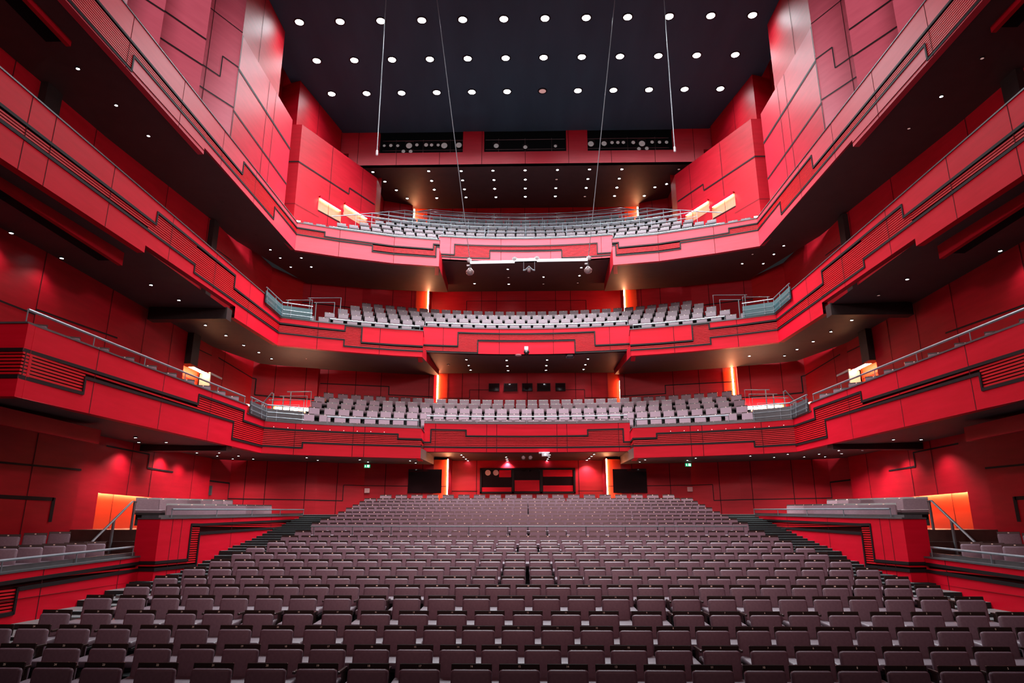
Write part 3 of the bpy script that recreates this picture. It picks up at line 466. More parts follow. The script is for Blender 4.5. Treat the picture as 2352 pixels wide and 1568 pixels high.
# ---- upper walls above the third balcony
for s in (-1,1):
    sn=SN[s];hb=18.95
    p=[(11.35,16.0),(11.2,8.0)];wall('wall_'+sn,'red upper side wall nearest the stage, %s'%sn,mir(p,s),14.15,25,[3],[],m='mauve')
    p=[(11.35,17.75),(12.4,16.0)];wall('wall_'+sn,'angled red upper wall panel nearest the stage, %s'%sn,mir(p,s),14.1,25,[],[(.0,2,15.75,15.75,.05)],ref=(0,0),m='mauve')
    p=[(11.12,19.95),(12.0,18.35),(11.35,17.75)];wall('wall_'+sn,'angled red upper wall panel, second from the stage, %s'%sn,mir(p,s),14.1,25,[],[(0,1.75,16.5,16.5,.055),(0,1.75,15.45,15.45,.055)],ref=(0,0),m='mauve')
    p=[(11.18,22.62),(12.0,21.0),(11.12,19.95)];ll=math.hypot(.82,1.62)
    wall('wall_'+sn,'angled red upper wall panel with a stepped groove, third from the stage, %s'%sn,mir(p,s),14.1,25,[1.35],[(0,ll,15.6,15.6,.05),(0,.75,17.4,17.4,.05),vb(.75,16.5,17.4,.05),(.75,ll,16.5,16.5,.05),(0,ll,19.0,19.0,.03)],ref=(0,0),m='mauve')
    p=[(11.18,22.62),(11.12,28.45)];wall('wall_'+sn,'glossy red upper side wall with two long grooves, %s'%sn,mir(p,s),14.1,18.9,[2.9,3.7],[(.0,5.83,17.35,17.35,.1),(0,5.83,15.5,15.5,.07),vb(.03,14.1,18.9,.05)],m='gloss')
    p=[(11.45,22.6),(11.4,27.2)];wall('wall_'+sn,'dark red wall above the glossy panel, %s'%sn,mir(p,s),18.9,25,[2.2])
    p=[(11.12,28.45),(12.3,28.45)];wall('wall_'+sn,'end return of the glossy panel, %s'%sn,mir(p,s),14.1,18.9,ref=(0,40))
    p=[(11.4,27.2),(12.9,27.4),(12.9,31.5)];wall('wall_'+sn,'recess in the upper side wall, %s'%sn,mir(p,s),14.0,25)
    # block at the rear of the third balcony
    p=[(12.95,30.5),(11.4,30.5),(8.75,36.1),(8.75,37.3)];e=Ux(p,11.4)
    wall('wall_'+sn,'red block beside the third balcony seats with lit niches, %s'%sn,mir(p,s),14.0,20.0,[e+2.35,e+4.9],[(.1,e+3.85,17.87,17.87,.07),vb(e+3.85,17.87,18.25,.06),(e+3.85,e+6.1,18.25,18.25,.07),(.1,e+1.7,15.55,15.55,.02),(e+1.6,e+3.3,15.9,15.95,.05)])
    t=MB();t.add([(s*12.95,30.5,20),(s*11.4,30.5,20),(s*8.75,36.1,20),(s*12.95,36.1,20)],[(0,1,2,3)]);struct('trim',t,'redwall','top of the red block, %s'%sn).name='trim_%d'%(10 if s<0 else 11)
    PB=Plan(mir(p,s),0,(0,6))
    for k,(a,b,z0,z1) in enumerate(((1.58,3.35,15.92,16.62),(3.5,5.55,16.5,17.1))):
        n=MB();A=lambda u,z,o:PB.pt(e+u,z,o)
        n.quad(A(a,z0,.01),A(b,z0,.01),A(b,z1,.01),A(a,z1,.01));n.quad(A(a,z1,.01),A(b+.05,z1,.01),A(b+.05,z1,.14),A(a,z1,.14),1);n.quad(A(a,z1-.09,.14),A(b+.05,z1-.09,.14),A(b+.05,z1+.07,.14),A(a,z1+.07,.14),1);n.quad(A(a,z1+.07,.14),A(b+.05,z1+.07,.14),A(b+.05,z1+.07,.0),A(a,z1+.07,.0),1)
        nr=solid('light_niche',n,['glow2','red'],'hooded light niche on the red block beside the top balcony, %s one, %s'%(['front','rear'][k],sn),'light niche','hooded light niches')
        l=MB();l.tube([A(a+.08,z1-.05,.08),A(b-.15,z1-.05,.08)],.03,6);part('light_strip',l,'ledw',nr)
    p=[(12.9,31.2),(11.84,30.85),(10.9,35.6)];wall('wall_'+sn,'dark red wall above the block, %s'%sn,mir(p,s),19.9,25,[3.2])
    p=[(8.75,37.3),(9.3,37.4),(9.2,40.3),(7.45,41.0)];wall('wall_rear','red rear corner wall of the third balcony, %s'%sn,mir(p,s),16.5,20.75,[3.4,4.5],[(.6,3.4,19.6,19.6,.04)])
    led('mounted_light_strip','short warm light strip in the rear wall of the top balcony, %s'%sn,(s*7.38,41.2,19.3),(s*7.38,41.2,20.5),.05)
    led('mounted_light_strip','warm light strip low by the corner of the top balcony, %s'%sn,(s*11.3,30.15,14.45),(s*10.95,30.2,14.45),.03)
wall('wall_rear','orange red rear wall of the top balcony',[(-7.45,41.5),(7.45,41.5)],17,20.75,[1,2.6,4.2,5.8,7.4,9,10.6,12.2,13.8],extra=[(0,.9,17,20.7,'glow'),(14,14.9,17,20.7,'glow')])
# ---- ceilings, beam with openings
mb=MB();zc=22.86
mb.add([(-12.4,13,zc),(12.4,13,zc),(12.4,31.6,zc),(10.85,35.85,zc),(-10.85,35.85,zc),(-12.4,31.6,zc)],[(0,1,2,3,4,5)]);struct('ceiling',mb,'ceil','blue black auditorium ceiling')
mb=MB();mb.quad((-14.5,13,24.8),(14.5,13,24.8),(14.5,42,24.8),(-14.5,42,24.8));mb.quad((-14.5,38.4,20.7),(14.5,38.4,20.7),(14.5,38.4,24.8),(-14.5,38.4,24.8));struct('ceiling',mb,'black','black void above the ceiling')
mb=MB();mb.add([(-10.4,35.8,20.68),(10.4,35.8,20.68),(9.3,37.4,20.68),(9.2,40.4,20.68),(7.45,41.6,20.68),(-7.45,41.6,20.68),(-9.2,40.4,20.68),(-9.3,37.4,20.68)],[tuple(range(8))]);struct('ceiling',mb,'soffit','brown ceiling over the top balcony')
mb=MB();zb,zo,zt=20.68,21.48,22.9
for a,b,c,d in ((-10.45,10.45,zb,zo),(-10.95,-8.68,zo,zt),(-3.68,-2.43,zo,zt),(2.43,3.68,zo,zt),(8.72,10.95,zo,zt)): mb.box(a,b,35.8,36.1,c,d)
for x in (-9.9,-7.6,-5.05,-2.55,0,2.55,5.05,7.6,9.9): mb.box(x-.012,x+.012,35.79,35.8,zb,zo if abs(x)<9 and abs(x) not in (2.55,) else zt,1)
struct('wall_rear',mb,['red3','joint'],'red beam over the top balcony with three lighting openings')
mb=MB();mb.box(-8.9,8.9,36.2,38.3,20.75,20.8);struct('floor',mb,'black','black floor of the lighting gallery')
# ---------------------------------------------------------------- boxes beside the stalls
for s in (-1,1):
    sn=SN[s]
    P=Plan(mir([(9.8,17.55),(9.2,17.5),(9.05,28.7)],s),-.602,(0,12))
    bx=[(-.6,0,-2.4,-2.4,-.95,-.95,-.78,-.78,.26,.26),(0,1.62,-2.4,-2.4,-.95,-.95,-.78,-.78,.26,.30),(1.62,2.14,-2.4,-2.4,-.95,-.95,.14,.14,.30,.31),(2.14,11.2,-2.4,-2.4,-.1,.16,.14,.41,.31,.56)]
    parapet('box_parapet','red front of the raised stalls box with an L shaped slat band, %s'%sn,P,bx,[.62,1.1,4.2,7.4],cat='box front',group='stalls box fronts',rail=(.24,.12,1.2),up_h=.10,pitch=.06)
    P=Plan(mir([(9.66,8.5),(9.6,17.5)],s),0,(0,12))
    bx=[(0,4.95,-3.0,-3.0,-1.66,-1.5,-1.12,-.93,-.95,-.77),(4.95,9.0,-3,-3,-1.08,-.95,-.93,-.79,-.77,-.65)]
    parapet('box_parapet','long low red front of the stalls box nearest the stage, %s'%sn,P,bx,[5.6,8.2],cat='box front',group='stalls box fronts',rail=(.25,.15,.2),up_h=.12,pitch=.06)
    f=MB();f.quad((s*9.2,19.2,-.19),(s*10.75,19.2,-.19),(s*10.75,28.7,.02),(s*9.1,28.7,.02));f.quad((s*10.75,19.2,.0),(s*12.95,19.2,.0),(s*12.95,28.7,.16),(s*10.75,28.7,.16));f.quad((s*10.75,19.2,-.19),(s*10.75,28.7,.02),(s*10.75,28.7,.16),(s*10.75,19.2,0))
    f.quad((s*9.6,7,-1.3),(s*11.1,7,-1.3),(s*11.1,17.6,-1.22),(s*9.6,17.6,-1.22));f.quad((s*11.1,7,-1.1),(s*12.5,7,-1.1),(s*12.5,17.6,-1.0),(s*11.1,17.6,-1.0));f.quad((s*11.1,7,-1.3),(s*11.1,17.6,-1.22),(s*11.1,17.6,-1.0),(s*11.1,7,-1.1))
    struct('floor',f,'step','timber floor of the stalls boxes, %s'%sn)
    st=MB()
    for k,(y,z) in enumerate(((17.6,-.92),(18.1,-.61),(18.6,-.30),(19.1,0))): st.box(s*9.85,s*12.7,y,19.2 if k<3 else 20.2,z-.31,z);st.box(s*9.85,s*12.7,y-.004,y+.05,z,z+.005,1)
    solid('steps',st,['step','board'],'dark timber steps up to the raised stalls box, %s'%sn,'steps','box steps')
    root=thing('stair_handrail','sloping grey stair handrail at the box steps, %s'%sn,'handrail',(s*11,17.7,-.9),0,'box stair handrails')
    h=MB();h.tube([(s*11,17.55,-.42),(s*11,19.3,.76),(s*11,19.48,.76)],.032,6);part('top_rail',h,'raildk',root)
    for y,z0,z1 in ((17.7,-.92,-.32),(18.55,-.6,.25),(19.42,0,.76)):
        h=MB();h.box(s*11-.02,s*11+.02,y-.035,y+.035,z0,z1);part('post',h,'raildk',root)
    # lantern slots hanging below the balconies
    for X,y0,y1,z0,z1,nm in ((10.75,8.0,17.0,2.08,2.43,'first'),(11.25,7.0,17.55,7.1,7.5,'second'),(12.1,7.0,15.2,12.42,12.8,'third')):
        h=MB();h.box(s*X,s*(X+.12),y0,y1,z0,z1);h.box(s*(X+.12),s*(X+.7),y0,y1,z0+.16,z1,1)
        solid('hanging_pelmet',h,['redwall','black'],'long red pelmet hanging under the %s balcony side wing, %s'%(nm,sn),'pelmet','hanging pelmets')
    for X0,X1,y0,y1,z0,z1,nm in ((10.5,13.3,22.6,23.0,7.12,7.55,'second'),(9.85,13.0,22.3,22.7,2.5,2.7,'first')):
        h=MB();h.box(s*X0,s*X1,y0,y1,z0,z1);solid('soffit_beam',h,'col','dark beam across the underside of the %s balcony wing, %s'%(nm,sn),'beam','soffit beams')
    # corner barrier panels
    for nm,pl,z,hh,m in (('first',[(9.70,23.55),(9.70,25.1),(8.55,25.85)],3.95,.44,'greyp'),('second',[(10.45,25.8),(10.46,27.7),(9.35,28.28)],8.82,.5,'teal')):
        P=Plan(mir(pl,s),0,(0,12));L_=P.c[-1];root=thing('corner_barrier','%s panelled corner barrier with rails on the %s balcony, %s'%('charcoal' if m=='greyp' else 'teal grey',nm,sn),'barrier',P.pt(0,z),0,'corner barriers')
        b=MB()
        for a,c in zip(P.c,P.c[1:]): b.quad(P.pt(a,z,-.02),P.pt(c-1e-4,z,-.02),P.pt(c-1e-4,z+hh,-.02),P.pt(a,z+hh,-.02));b.quad(P.pt(a,z,-.05),P.pt(c-1e-4,z,-.05),P.pt(c-1e-4,z+hh,-.05),P.pt(a,z+hh,-.05))
        part('panel',b,m,root);b=MB()
        for zz in (.12,.30): b.tube([P.pt(u,z+zz,.01) for u in P.c],.012,5)
        b.tube([P.pt(u,z+hh+.13,-.03) for u in P.c],.024,6)
        for u in (.1,L_*.35,P.c[1]-.05,P.c[1]+.35,L_-.05): b.tube([P.pt(u,z,.012),P.pt(u,z+hh+.13,-.03)],.012,5)
        part('guard_rail',b,'rail',root)
    # stair rails on the balcony aisles
    for k,(x0,x1,z,zl,y) in enumerate(((9.99,9.05,5.79,5.0,29.3),(10.30,9.22,5.6,4.8,29.05),(10.76,9.34,5.43,4.6,28.85),(11.1,9.55,5.2,4.3,28.6))):
        root=thing('stair_rail','thin grey guard rail frame on the first balcony %s aisle, %s from the top'%(sn,ordw(k+1)),'guard rail',(s*x0,y,zl),0,'first balcony aisle rails')
        x0+=.3;x1+=.3;h=MB();sc=y/29;h.tube([(s*(x0+.12)*sc,y,z*sc),(s*x1*sc,y,z*sc),(s*x1*sc,y,zl)],.02,6);part('top_rail',h,'rail',root);h=MB();h.tube([(s*(x0-.05)*sc,y,zl-.2),(s*(x0-.05)*sc,y,z*sc)],.026,6);part('post',h,'raildk',root)
    root=thing('stair_handrail','bent grey handrail by the first balcony corner steps, %s'%sn,'handrail',(s*11.1,29,4.6),0,'first balcony corner handrails')
    h=MB();h.tube([(s*12.0,29,5.1),(s*11.75,29,5.38),(s*11.4,29,5.32),(s*11.08,29,5.75),(s*11.0,29,5.7),(s*11.0,29,4.8)],.03,6);part('top_rail',h,'rail',root);h=MB();h.tube([(s*11.42,29,5.3),(s*11.42,29,4.6)],.025,6);part('post',h,'raildk',root)
    for k,(x0,x1,z,zl,y) in enumerate(((10.19,8.66,10.96,9.9,31.5),(11.16,9.97,10.75,9.6,31.2),(9.8,8.9,10.65,9.7,31.3))):
        root=thing('stair_rail','thin grey guard rail frame on the second balcony %s aisle, %s from the top'%(sn,ordw(k+1)),'guard rail',(s*x0,y,zl),0,'second balcony aisle rails');x0+=.4;x1+=.4
        h=MB();h.tube([(s*(x0+.1),y,z),(s*x1,y,z),(s*x1,y,zl)],.022,6);part('top_rail',h,'rail',root);h=MB();h.tube([(s*x0,y,zl-.3),(s*x0,y,z)],.028,6);part('post',h,'raildk',root)
# ---- guard rails along every row of the top balcony
g=G[2];R=ROWS[2];dz=R[1][1]-R[0][1];dy=R[1][0]-R[0][0]
for k,(Y,z,a) in enumerate(R[1:]+[(R[-1][0]+1.0,R[-1][1]+.35,R[-1][2]+.01)]):
    ym=Y+g(a*Y);xe=a*ym+.1;yy=Y-.74;zz=z+.06;root=thing('guard_rail','blue grey guard rail in front of the %s seat row of the top balcony'%ordw(k+3) if k<5 else 'blue grey guard rail behind the last row of the top balcony','guard rail',(0,yy,zz),0,'top balcony guard rails')
    xs=[lerp(-xe,xe,i/18) for i in range(19)];h=MB()
    ends=lambda s:[(s*(xe+1.1),yy+g(xe+1.1)-.2,zz-.42)]
    h.tube(ends(-1)+[(x,yy+g(x),zz) for x in xs]+ends(1),.024,6);part('top_rail',h,'rail',root)
    h=MB();h.tube([(x,yy+g(x),zz-.30) for x in xs],.018,5);part('mid_rail',h,'rail',root);n=int(2*xe/2.3)+1
    for i in range(n+1):
        x=lerp(-xe,xe,i/n);h=MB();h.tube([(x,yy+g(x),zz),(x,yy+g(x),zz-.85)],.015,5);part('post',h,'rail',root)
# rail across the stalls in front of the rear block
h=MB();yy=21.1;z0=.10;h.tube([(-6.5,yy,z0),(6.5,yy,z0)],.022,6);root=thing('guard_rail','dark thin rail crossing the stalls before the rear block of seats','guard rail',(0,yy,z0));part('top_rail',h,'raildk',root)
for i in range(12):
    x=-6.4+i*12.8/11;h=MB();h.tube([(x,yy,z0),(x,yy,-.94)],.014,5);part('post',h,'raildk',root)
# ---------------------------------------------------------------- seats
def seat_parts(w=.47):
    A={}
    b=MB();b.rbox(-w/2,w/2,-.05,.04,0,.435,.042,0,-.14,(0,.205,.335),3);A['backrest']=b.mesh('backrest','fabric',True)
    b=MB();b.rbox(-w/2+.002,w/2-.002,.005,.04,.34,.49,.006,0,-.14,(0,.205,.335),1);A['top_rail']=b.mesh('top_rail','darkwood')
    b=MB();b.box(-.016,.016,-.003,.004,.452,.472,0,0,(0,.205,.335),-.14);A['number_plate']=b.mesh('number_plate','plate')
    b=MB();b.rbox(-.237,.237,-.30,.19,.36,.45,.03,0,.05,(0,0,0),3);A['seat']=b.mesh('seat','cushion',True)
    b=MB();b.rbox(-.232,.232,-.27,.17,.315,.365,.01,0,.05,(0,0,0),1);A['seat_shell']=b.mesh('seat_shell','shell')
    b=MB();b.box(-.2,.2,.17,.25,.0,.42);b.box(-.21,.21,.05,.30,0,.03);A['base']=b.mesh('base','shell')
    b=MB();b.rbox(.248,.283,-.18,.20,.545,.58,.008);b.box(.254,.276,.02,.14,.0,.55);A['armrest']=b.mesh('armrest','darkwood')
    return A
SP=seat_parts()
def text_mesh(t):
    cu=bpy.data.curves.new('number','FONT');cu.body=t;cu.size=.032;cu.align_x='CENTER';cu.align_y='CENTER';cu.extrude=.001
    o=bpy.data.objects.new('number',cu);C.objects.link(o);dg=bpy.context.evaluated_depsgraph_get();me=bpy.data.meshes.new_from_object(o.evaluated_get(dg))
    me.materials.clear();me.materials.append(M['plate']);bpy.data.objects.remove(o);bpy.data.curves.remove(cu);me.name='seat_number';return me
NUM={}
def link(me,name,parent,loc=(0,0,0),rot=(0,0,0)):
    o=bpy.data.objects.new(name,me);C.objects.link(o);o.parent=parent;o.location=loc;o.rotation_euler=rot;return o
def make_seat(name,label,group,loc,rz,full=2,num=None,cat='seat'):
    r=thing(name,label,cat,loc,rz,group)
    link(SP['backrest'],'backrest',r);t=link(SP['top_rail'],'top_rail',r);link(SP['seat'],'seat',r)
    if full>=1:
        link(SP['seat_shell'],'seat_shell',r);link(SP['base'],'base',r)
        if num is None: link(SP['number_plate'],'number_plate',t)
    if full>=2: link(SP['armrest'],'armrest',r)
    if num is not None:
        if num not in NUM:NUM[num]=text_mesh(num)
        link(NUM[num],'number',t,(0,.205+.001+.462*math.sin(.14),.335+.462*math.cos(.14)),(math.pi/2-.14,0,0))
    return r
total=0;REST=MB()
def add_simple(mb,loc,rz,w=.47):
    c,s_=math.cos(rz),math.sin(rz)
    def bx(x0,x1,y0,y1,z0,z1,m,rx=0,o=(0,0)):
        vs=[]
        for x in (x0,x1):
            for y in (y0,y1):
                for z in (z0,z1):
                    yy=y*math.cos(rx)-z*math.sin(rx)+o[0];zz=y*math.sin(rx)+z*math.cos(rx)+o[1];vs.append((loc[0]+x*c-yy*s_,loc[1]+x*s_+yy*c,loc[2]+zz))
        mb.add(vs,[(0,1,3,2),(4,6,7,5),(0,4,5,1),(2,3,7,6),(0,2,6,4),(1,5,7,3)],m)
    bx(-w/2,w/2,-.035,.035,0,.415,0,-.14,(.205,.335));bx(-w/2+.015,w/2-.015,-.05,.03,.03,.435,0,-.14,(.205,.335));bx(-w/2,w/2,.005,.04,.36,.49,1,-.14,(.205,.335))
    bx(-.25,.25,-.28,.19,.38,.45,2,.05);bx(-.245,.245,-.27,.17,.32,.38,3,.05);bx(-.2,.2,.1,.25,.0,.33,3);bx(-.017,.017,-.001,.005,.45,.474,4,-.14,(.205,.335))
for i,(Y,z,xs) in enumerate(STALLS):
    n=len(xs);zf=z-SH
    for j,x in enumerate(xs):
        loc=(x,Y-.29,zf)
        if i<12:
            total+=1;k=min(j,n-1-j);pos=('%s from its left end'%ordw(j+1)) if j<n-1-j else ('%s from its right end'%ordw(n-j)) if j>n-1-j else 'at its middle'
            row='row nearest the camera' if i==0 else '%s row from the camera'%ordw(i+1)
            if i>0 and k==0: pos=('at its left end' if j==0 else 'at its right end')
            num=None
            if i<5: num=str({0:25,1:24,2:25,3:24,4:25}[i]-j)
            make_seat('theatre_chair','plum grey stalls seat, %s, %s'%(row,pos),'stalls seats in the front and middle rows',loc,random.uniform(-.012,.012),2 if i<6 else 1,num)
        else: add_simple(REST,loc,0)
solid('theatre_seating',REST,['fabric','darkwood','cushion','shell','plate'],'plum grey stalls seats filling the rear rows below the first balcony','seats',None,'stuff')
print('stalls individuals',total)
# balcony seats: one mesh each, too small in the picture to show their parts
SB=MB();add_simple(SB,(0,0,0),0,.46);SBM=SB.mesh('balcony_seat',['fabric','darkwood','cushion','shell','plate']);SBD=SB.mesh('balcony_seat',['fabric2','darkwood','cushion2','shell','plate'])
byrow={}
for b in BSEAT: byrow.setdefault(b[:2],[]).append(b)
NM=['circle_chair','balcony_chair','gallery_chair']
for (t,k),L in sorted(byrow.items()):
    L.sort(key=lambda b:b[2]);n=len(L)
    for j,(_,_,x,y,z,rz) in enumerate(L):
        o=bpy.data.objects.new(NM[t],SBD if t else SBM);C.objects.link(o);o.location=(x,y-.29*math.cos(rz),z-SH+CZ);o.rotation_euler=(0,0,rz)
        pos=('%s from its left end'%ordw(j+1)) if j<n-1-j else ('%s from its right end'%ordw(n-j)) if j>n-1-j else 'at its middle'
        tag(o,'plum grey seat, %s balcony, %s row from the front, %s'%(TN[t],ordw(k),pos),'seat','%s balcony seats'%TN[t])
# box seats and wing seats
for s in (-1,1):
    sn=SN[s]
    for rw,X,ys,zs,fl in (('front',10.2,(20.4,27.1),(.73,.93),9),('back',11.3,(20.7,26.0),(.92,1.08),7)):
        for j in range(fl):
            t_=j/(fl-1);y=lerp(*ys,t_);zz=lerp(*zs,t_)-SH
            o=bpy.data.objects.new('box_chair',SBM);C.objects.link(o);o.location=(s*X,y,zz+CZ+.02);o.rotation_euler=(0,0,-s*.62);o.scale=(1.42,1,1)
            tag(o,'plum grey seat, %s row, raised %s stalls box, %s from the stage'%(rw,sn,ordw(j+1)),'seat','raised box seats')
    for rw,X,ys,zs,fl in (('front',10.35,(14.05,17.0),(-.31,-.27),5),('back',11.45,(14.7,17.3),(-.12,-.04),4)):
        for j in range(fl):
            t_=j/(fl-1);y=lerp(*ys,t_)
            make_seat('box_chair','plum grey seat, %s row, low %s stalls box, %s from the steps'%(rw,sn,ordw(fl-j)),'low box seats',(s*X,y-.25,lerp(*zs,t_)-SH),-s*.42,1)
    for j in range(10):
        y=13.6+j*1.12;o=bpy.data.objects.new('balcony_wing_chair',SBM);C.objects.link(o);o.location=(s*10.45,y,lerp(3.98,4.34,j/9)-.52+CZ);o.rotation_euler=(0,0,-s*.45)
        tag(o,'plum grey seat behind the first balcony %s wing rail, %s from the stage'%(sn,ordw(j+1)),'seat','first balcony wing seats')
    f=MB();f.quad((s*9.95,12.6,3.02),(s*13.4,12.6,3.02),(s*13.4,25.5,3.45),(s*9.95,25.5,3.45));struct('floor',f,'stepdk','floor of the first balcony %s wing'%sn)
# ---------------------------------------------------------------- downlights
def downlight(name,label,group,loc,r,big,on,cat='downlight',rot=None):
    key=(round(r,3),big,on)
    if key not in DLM:
        b=MB();b.lathe((0,0,0),(0,0,-1),[(-.02,r*1.35),(.012,r*1.35),(.012,r*1.02),(-.01,r*1.02)],16);ring=b.mesh('trim_ring','col' if not big else 'trim')
        b=MB();b.lathe((0,0,0),(0,0,-1),[(.0,r),(.006,r*.98)],16);DLM[key]=(ring,b.mesh('lamp_lens',('lampbig' if big else 'lamp') if on else 'lampoff'))
    ring,lens=DLM[key]
    if big:
        root=thing(name,label,cat,loc,0,group);link(ring,'trim_ring',root);link(lens,'lamp_lens',root)
    else:
        root=bpy.data.objects.new(name,ring);C.objects.link(root);root.location=(loc[0],loc[1],loc[2]+CZ);tag(root,label,cat,group);link(lens,'lamp_lens',root)
    return root
DLM={}
def spot(loc,e,ang,blend=.5,col=(1,.97,.93),r=.05,target=None):
    l=bpy.data.lights.new('lamp','SPOT');l.energy=e;l.spot_size=math.radians(ang);l.spot_blend=blend;l.color=col;l.shadow_soft_size=r
    o=bpy.data.objects.new('lamp',l);C.objects.link(o);o.location=(loc[0],loc[1],loc[2]+CZ)
    if target: o.rotation_euler=(Vector(target)-Vector(loc)).to_track_quat('-Z','Y').to_euler()
    return o
COOL=(.88,.95,1)
for rI,Y in enumerate((26.55,29.27,31.99)):
    for j in range(12):
        on=not(rI==2 and j==6);x=(j-5.5)*1.91
        downlight('ceiling_spotlight','%s round ceiling spotlight, %s from the left in the %s row'%('bright' if on else 'unlit',ordw(j+1),['front','middle','rear'][rI]),'ceiling spotlights',(x,Y,22.84),.19,True,on,'ceiling light')
        if on: spot((x,Y,22.75),E_CEIL*(.2 if j in (0,11) else .6 if j in (1,10) else 1.35),108,1,COOL,.2);spot((x,Y,22.75),E_CEIL2,150,.3,COOL,.3)
off3={8,14,33}
for k,(x,y) in enumerate(DL3):
    rr=min(range(4),key=lambda q:abs([36.53,37.67,38.8,39.9][q]-y));same=sorted(i for i,(a,b) in enumerate(DL3) if min(range(4),key=lambda q:abs([36.53,37.67,38.8,39.9][q]-b))==rr);same.sort(key=lambda i:DL3[i][0])
    downlight('downlight','%s downlight over the top balcony, %s row from the front, %s from the left'%('dim' if k in off3 else 'bright',ordw(rr+1),ordw(same.index(k)+1)),'top balcony downlights',(x,y,20.66),.075,False,k not in off3)
    if k not in off3: spot((x,y,20.58),E_3,110,.6,COOL)
def dls(L,z,r,where,group,e,every,offs=()):
    L=[p if abs(p[0])<13.3 else None for p in L]
    for s in (0,1):
        side=[k for k,p in enumerate(L) if p and (p[0]>=0)==bool(s)];side.sort(key=lambda k:L[k][1])
        for q,k in enumerate(side):
            x,y=L[k];zz=z(x,y) if callable(z) else z
            downlight('downlight','small recessed downlight under %s, %s from the stage, %s half'%(where,ordw(q+1),'right' if s else 'left'),group,(x,y,zz),r,False,k not in offs)
            if k not in offs and q%every==0: spot((x,y,zz-.06),e,125,.7,(1,.96,.92))
sl=lambda a,b,y0,y1:(lambda x,y:lerp(a,b,min(1,max(0,(y-y0)/(y1-y0)))))
zz2=lambda x,y: (12.76 if y<30 else lerp(12.76,13.2,min(1,(y-31)/5.5)))-.06 if abs(x)<11 else 12.6
dls(DL2,lambda x,y:(lerp(12.46,12.85,min(1,max(0,(y-7)/22)))-.02) if y<29 else lerp(12.75,13.16,min(1,(y-29.5)/6)),.047,'the third balcony','third balcony underside lights',E_2,1,{5,17,11,15,24,28,33,34})
dls(DL2C,13.68,.055,'the recessed third balcony centre','third balcony centre underside lights',E_2,1,{4,7,8})
dls(DL1,lambda x,y:(lerp(7.1,7.6,min(1,max(0,(y-6.5)/21)))-.03) if y<28 else lerp(7.6,7.8,min(1,(y-28)/6)),.048,'the second balcony','second balcony underside lights',E_1,1,{12,29})
dls(DL1C,8.04,.05,'the recessed second balcony centre','second balcony centre underside lights',E_1,2,{12})
dls(DL0,lambda x,y:(lerp(2.5,2.76,min(1,max(0,(y-12.6)/14)))+.0) if abs(x)>9 and y<26 else 2.74,.045,'the first balcony','first balcony underside lights',E_0,1)
dls(DL0C,3.115,.05,'the recessed first balcony centre','first balcony centre underside lights',E_0,3)
# tiny marker lamps along the first balcony slat band
for s in (-1,1):
    P=Plan(mir(F[0],s),0,(0,5))
    for j in range(9):
        b=MB();b.lathe(P.pt(.35+j*.52,3.72,.01),(0,-1,0),[(0,.011),(.02,.008)],8);solid('marker_lamp',b,'signw','tiny marker lamp above the slats of the %s first balcony curve, %s from the corner'%(SN[s],ordw(j+1)),'marker lamp','marker lamps')
# ---------------------------------------------------------------- stage lighting
def lantern(label,loc,r,mt='lens2',group='gallery lanterns'):
    root=thing('stage_lantern',label,'stage light',loc,0,group);b=MB();b.lathe(loc,(0,1,-.0),[(-.02,r*1.1),(.02,r*1.15),(.16,r*.9),(.24,r*.5)],14);part('body',b,'shell',root)
    b=MB();b.lathe(loc,(0,-1,0),[(.012,r),(.03,r*.85),(.045,r*.4)],14);part('lens',b,mt,root)
    b=MB();b.tube([(loc[0]-r*1.2,loc[1]+.1,loc[2]),(loc[0]-r*1.2,loc[1]+.1,loc[2]+r*1.7),(loc[0]+r*1.2,loc[1]+.1,loc[2]+r*1.7),(loc[0]+r*1.2,loc[1]+.1,loc[2])],.015,5);part('yoke',b,'raildk',root)
FX=[(-8.52,22.39,.09),(-8.12,22.40,.11),(-7.70,22.38,.1),(-7.01,22.37,.2),(-6.54,22.42,.11),(-5.98,22.41,.13),(-5.65,22.40,.11),(-5.25,22.39,.1),(-4.88,22.35,.2),(-4.00,22.37,.19),(-7.34,21.99,.12),(-6.90,21.98,.12),(-1.74,22.29,.16),(.01,22.18,.13),(1.82,22.23,.1),(3.95,22.35,.19),(4.74,22.36,.17),(5.22,22.42,.11),(5.57,22.42,.11),(5.90,22.42,.11),(6.49,22.41,.12),(7.01,22.33,.2),(7.62,22.42,.11),(8.06,22.41,.11),(8.48,22.40,.11),(6.81,21.98,.12),(7.28,22.00,.12)]
for a,b,nm in ((0,12,'left'),(12,15,'middle'),(15,27,'right')):
    up=[f for f in FX[a:b] if f[1]>22.1];lo=[f for f in FX[a:b] if f[1]<=22.1]
    for q,lst in (('upper',up),('lower',lo)):
        for j,(x,z,r) in enumerate(sorted(lst)): lantern('%s stage lantern in the %s lighting opening, %s row, %s from the left'%('large' if r>.14 else 'small',nm,q,ordw(j+1)),(x,36.5,z),r)
for nm,a,b in (('left',-8.65,-3.7),('middle',-2.4,2.4),('right',3.7,8.65)):
    root=thing('lighting_rail','dark steel lighting rails in the %s ceiling opening'%nm,'lighting rail',(a,36.6,22.1),0,'lighting rails')
    for z in (22.12,22.78):
        b_=MB();b_.tube([(a,36.62,z),(b,36.62,z)],.022,6);part('rail',b_,'raildk',root)
    for i in range(3):
        x=lerp(a,b,(i+.5)/3);b_=MB();b_.tube([(x,36.62,20.8),(x,36.62,22.85)],.018,5);part('upright',b_,'raildk',root)
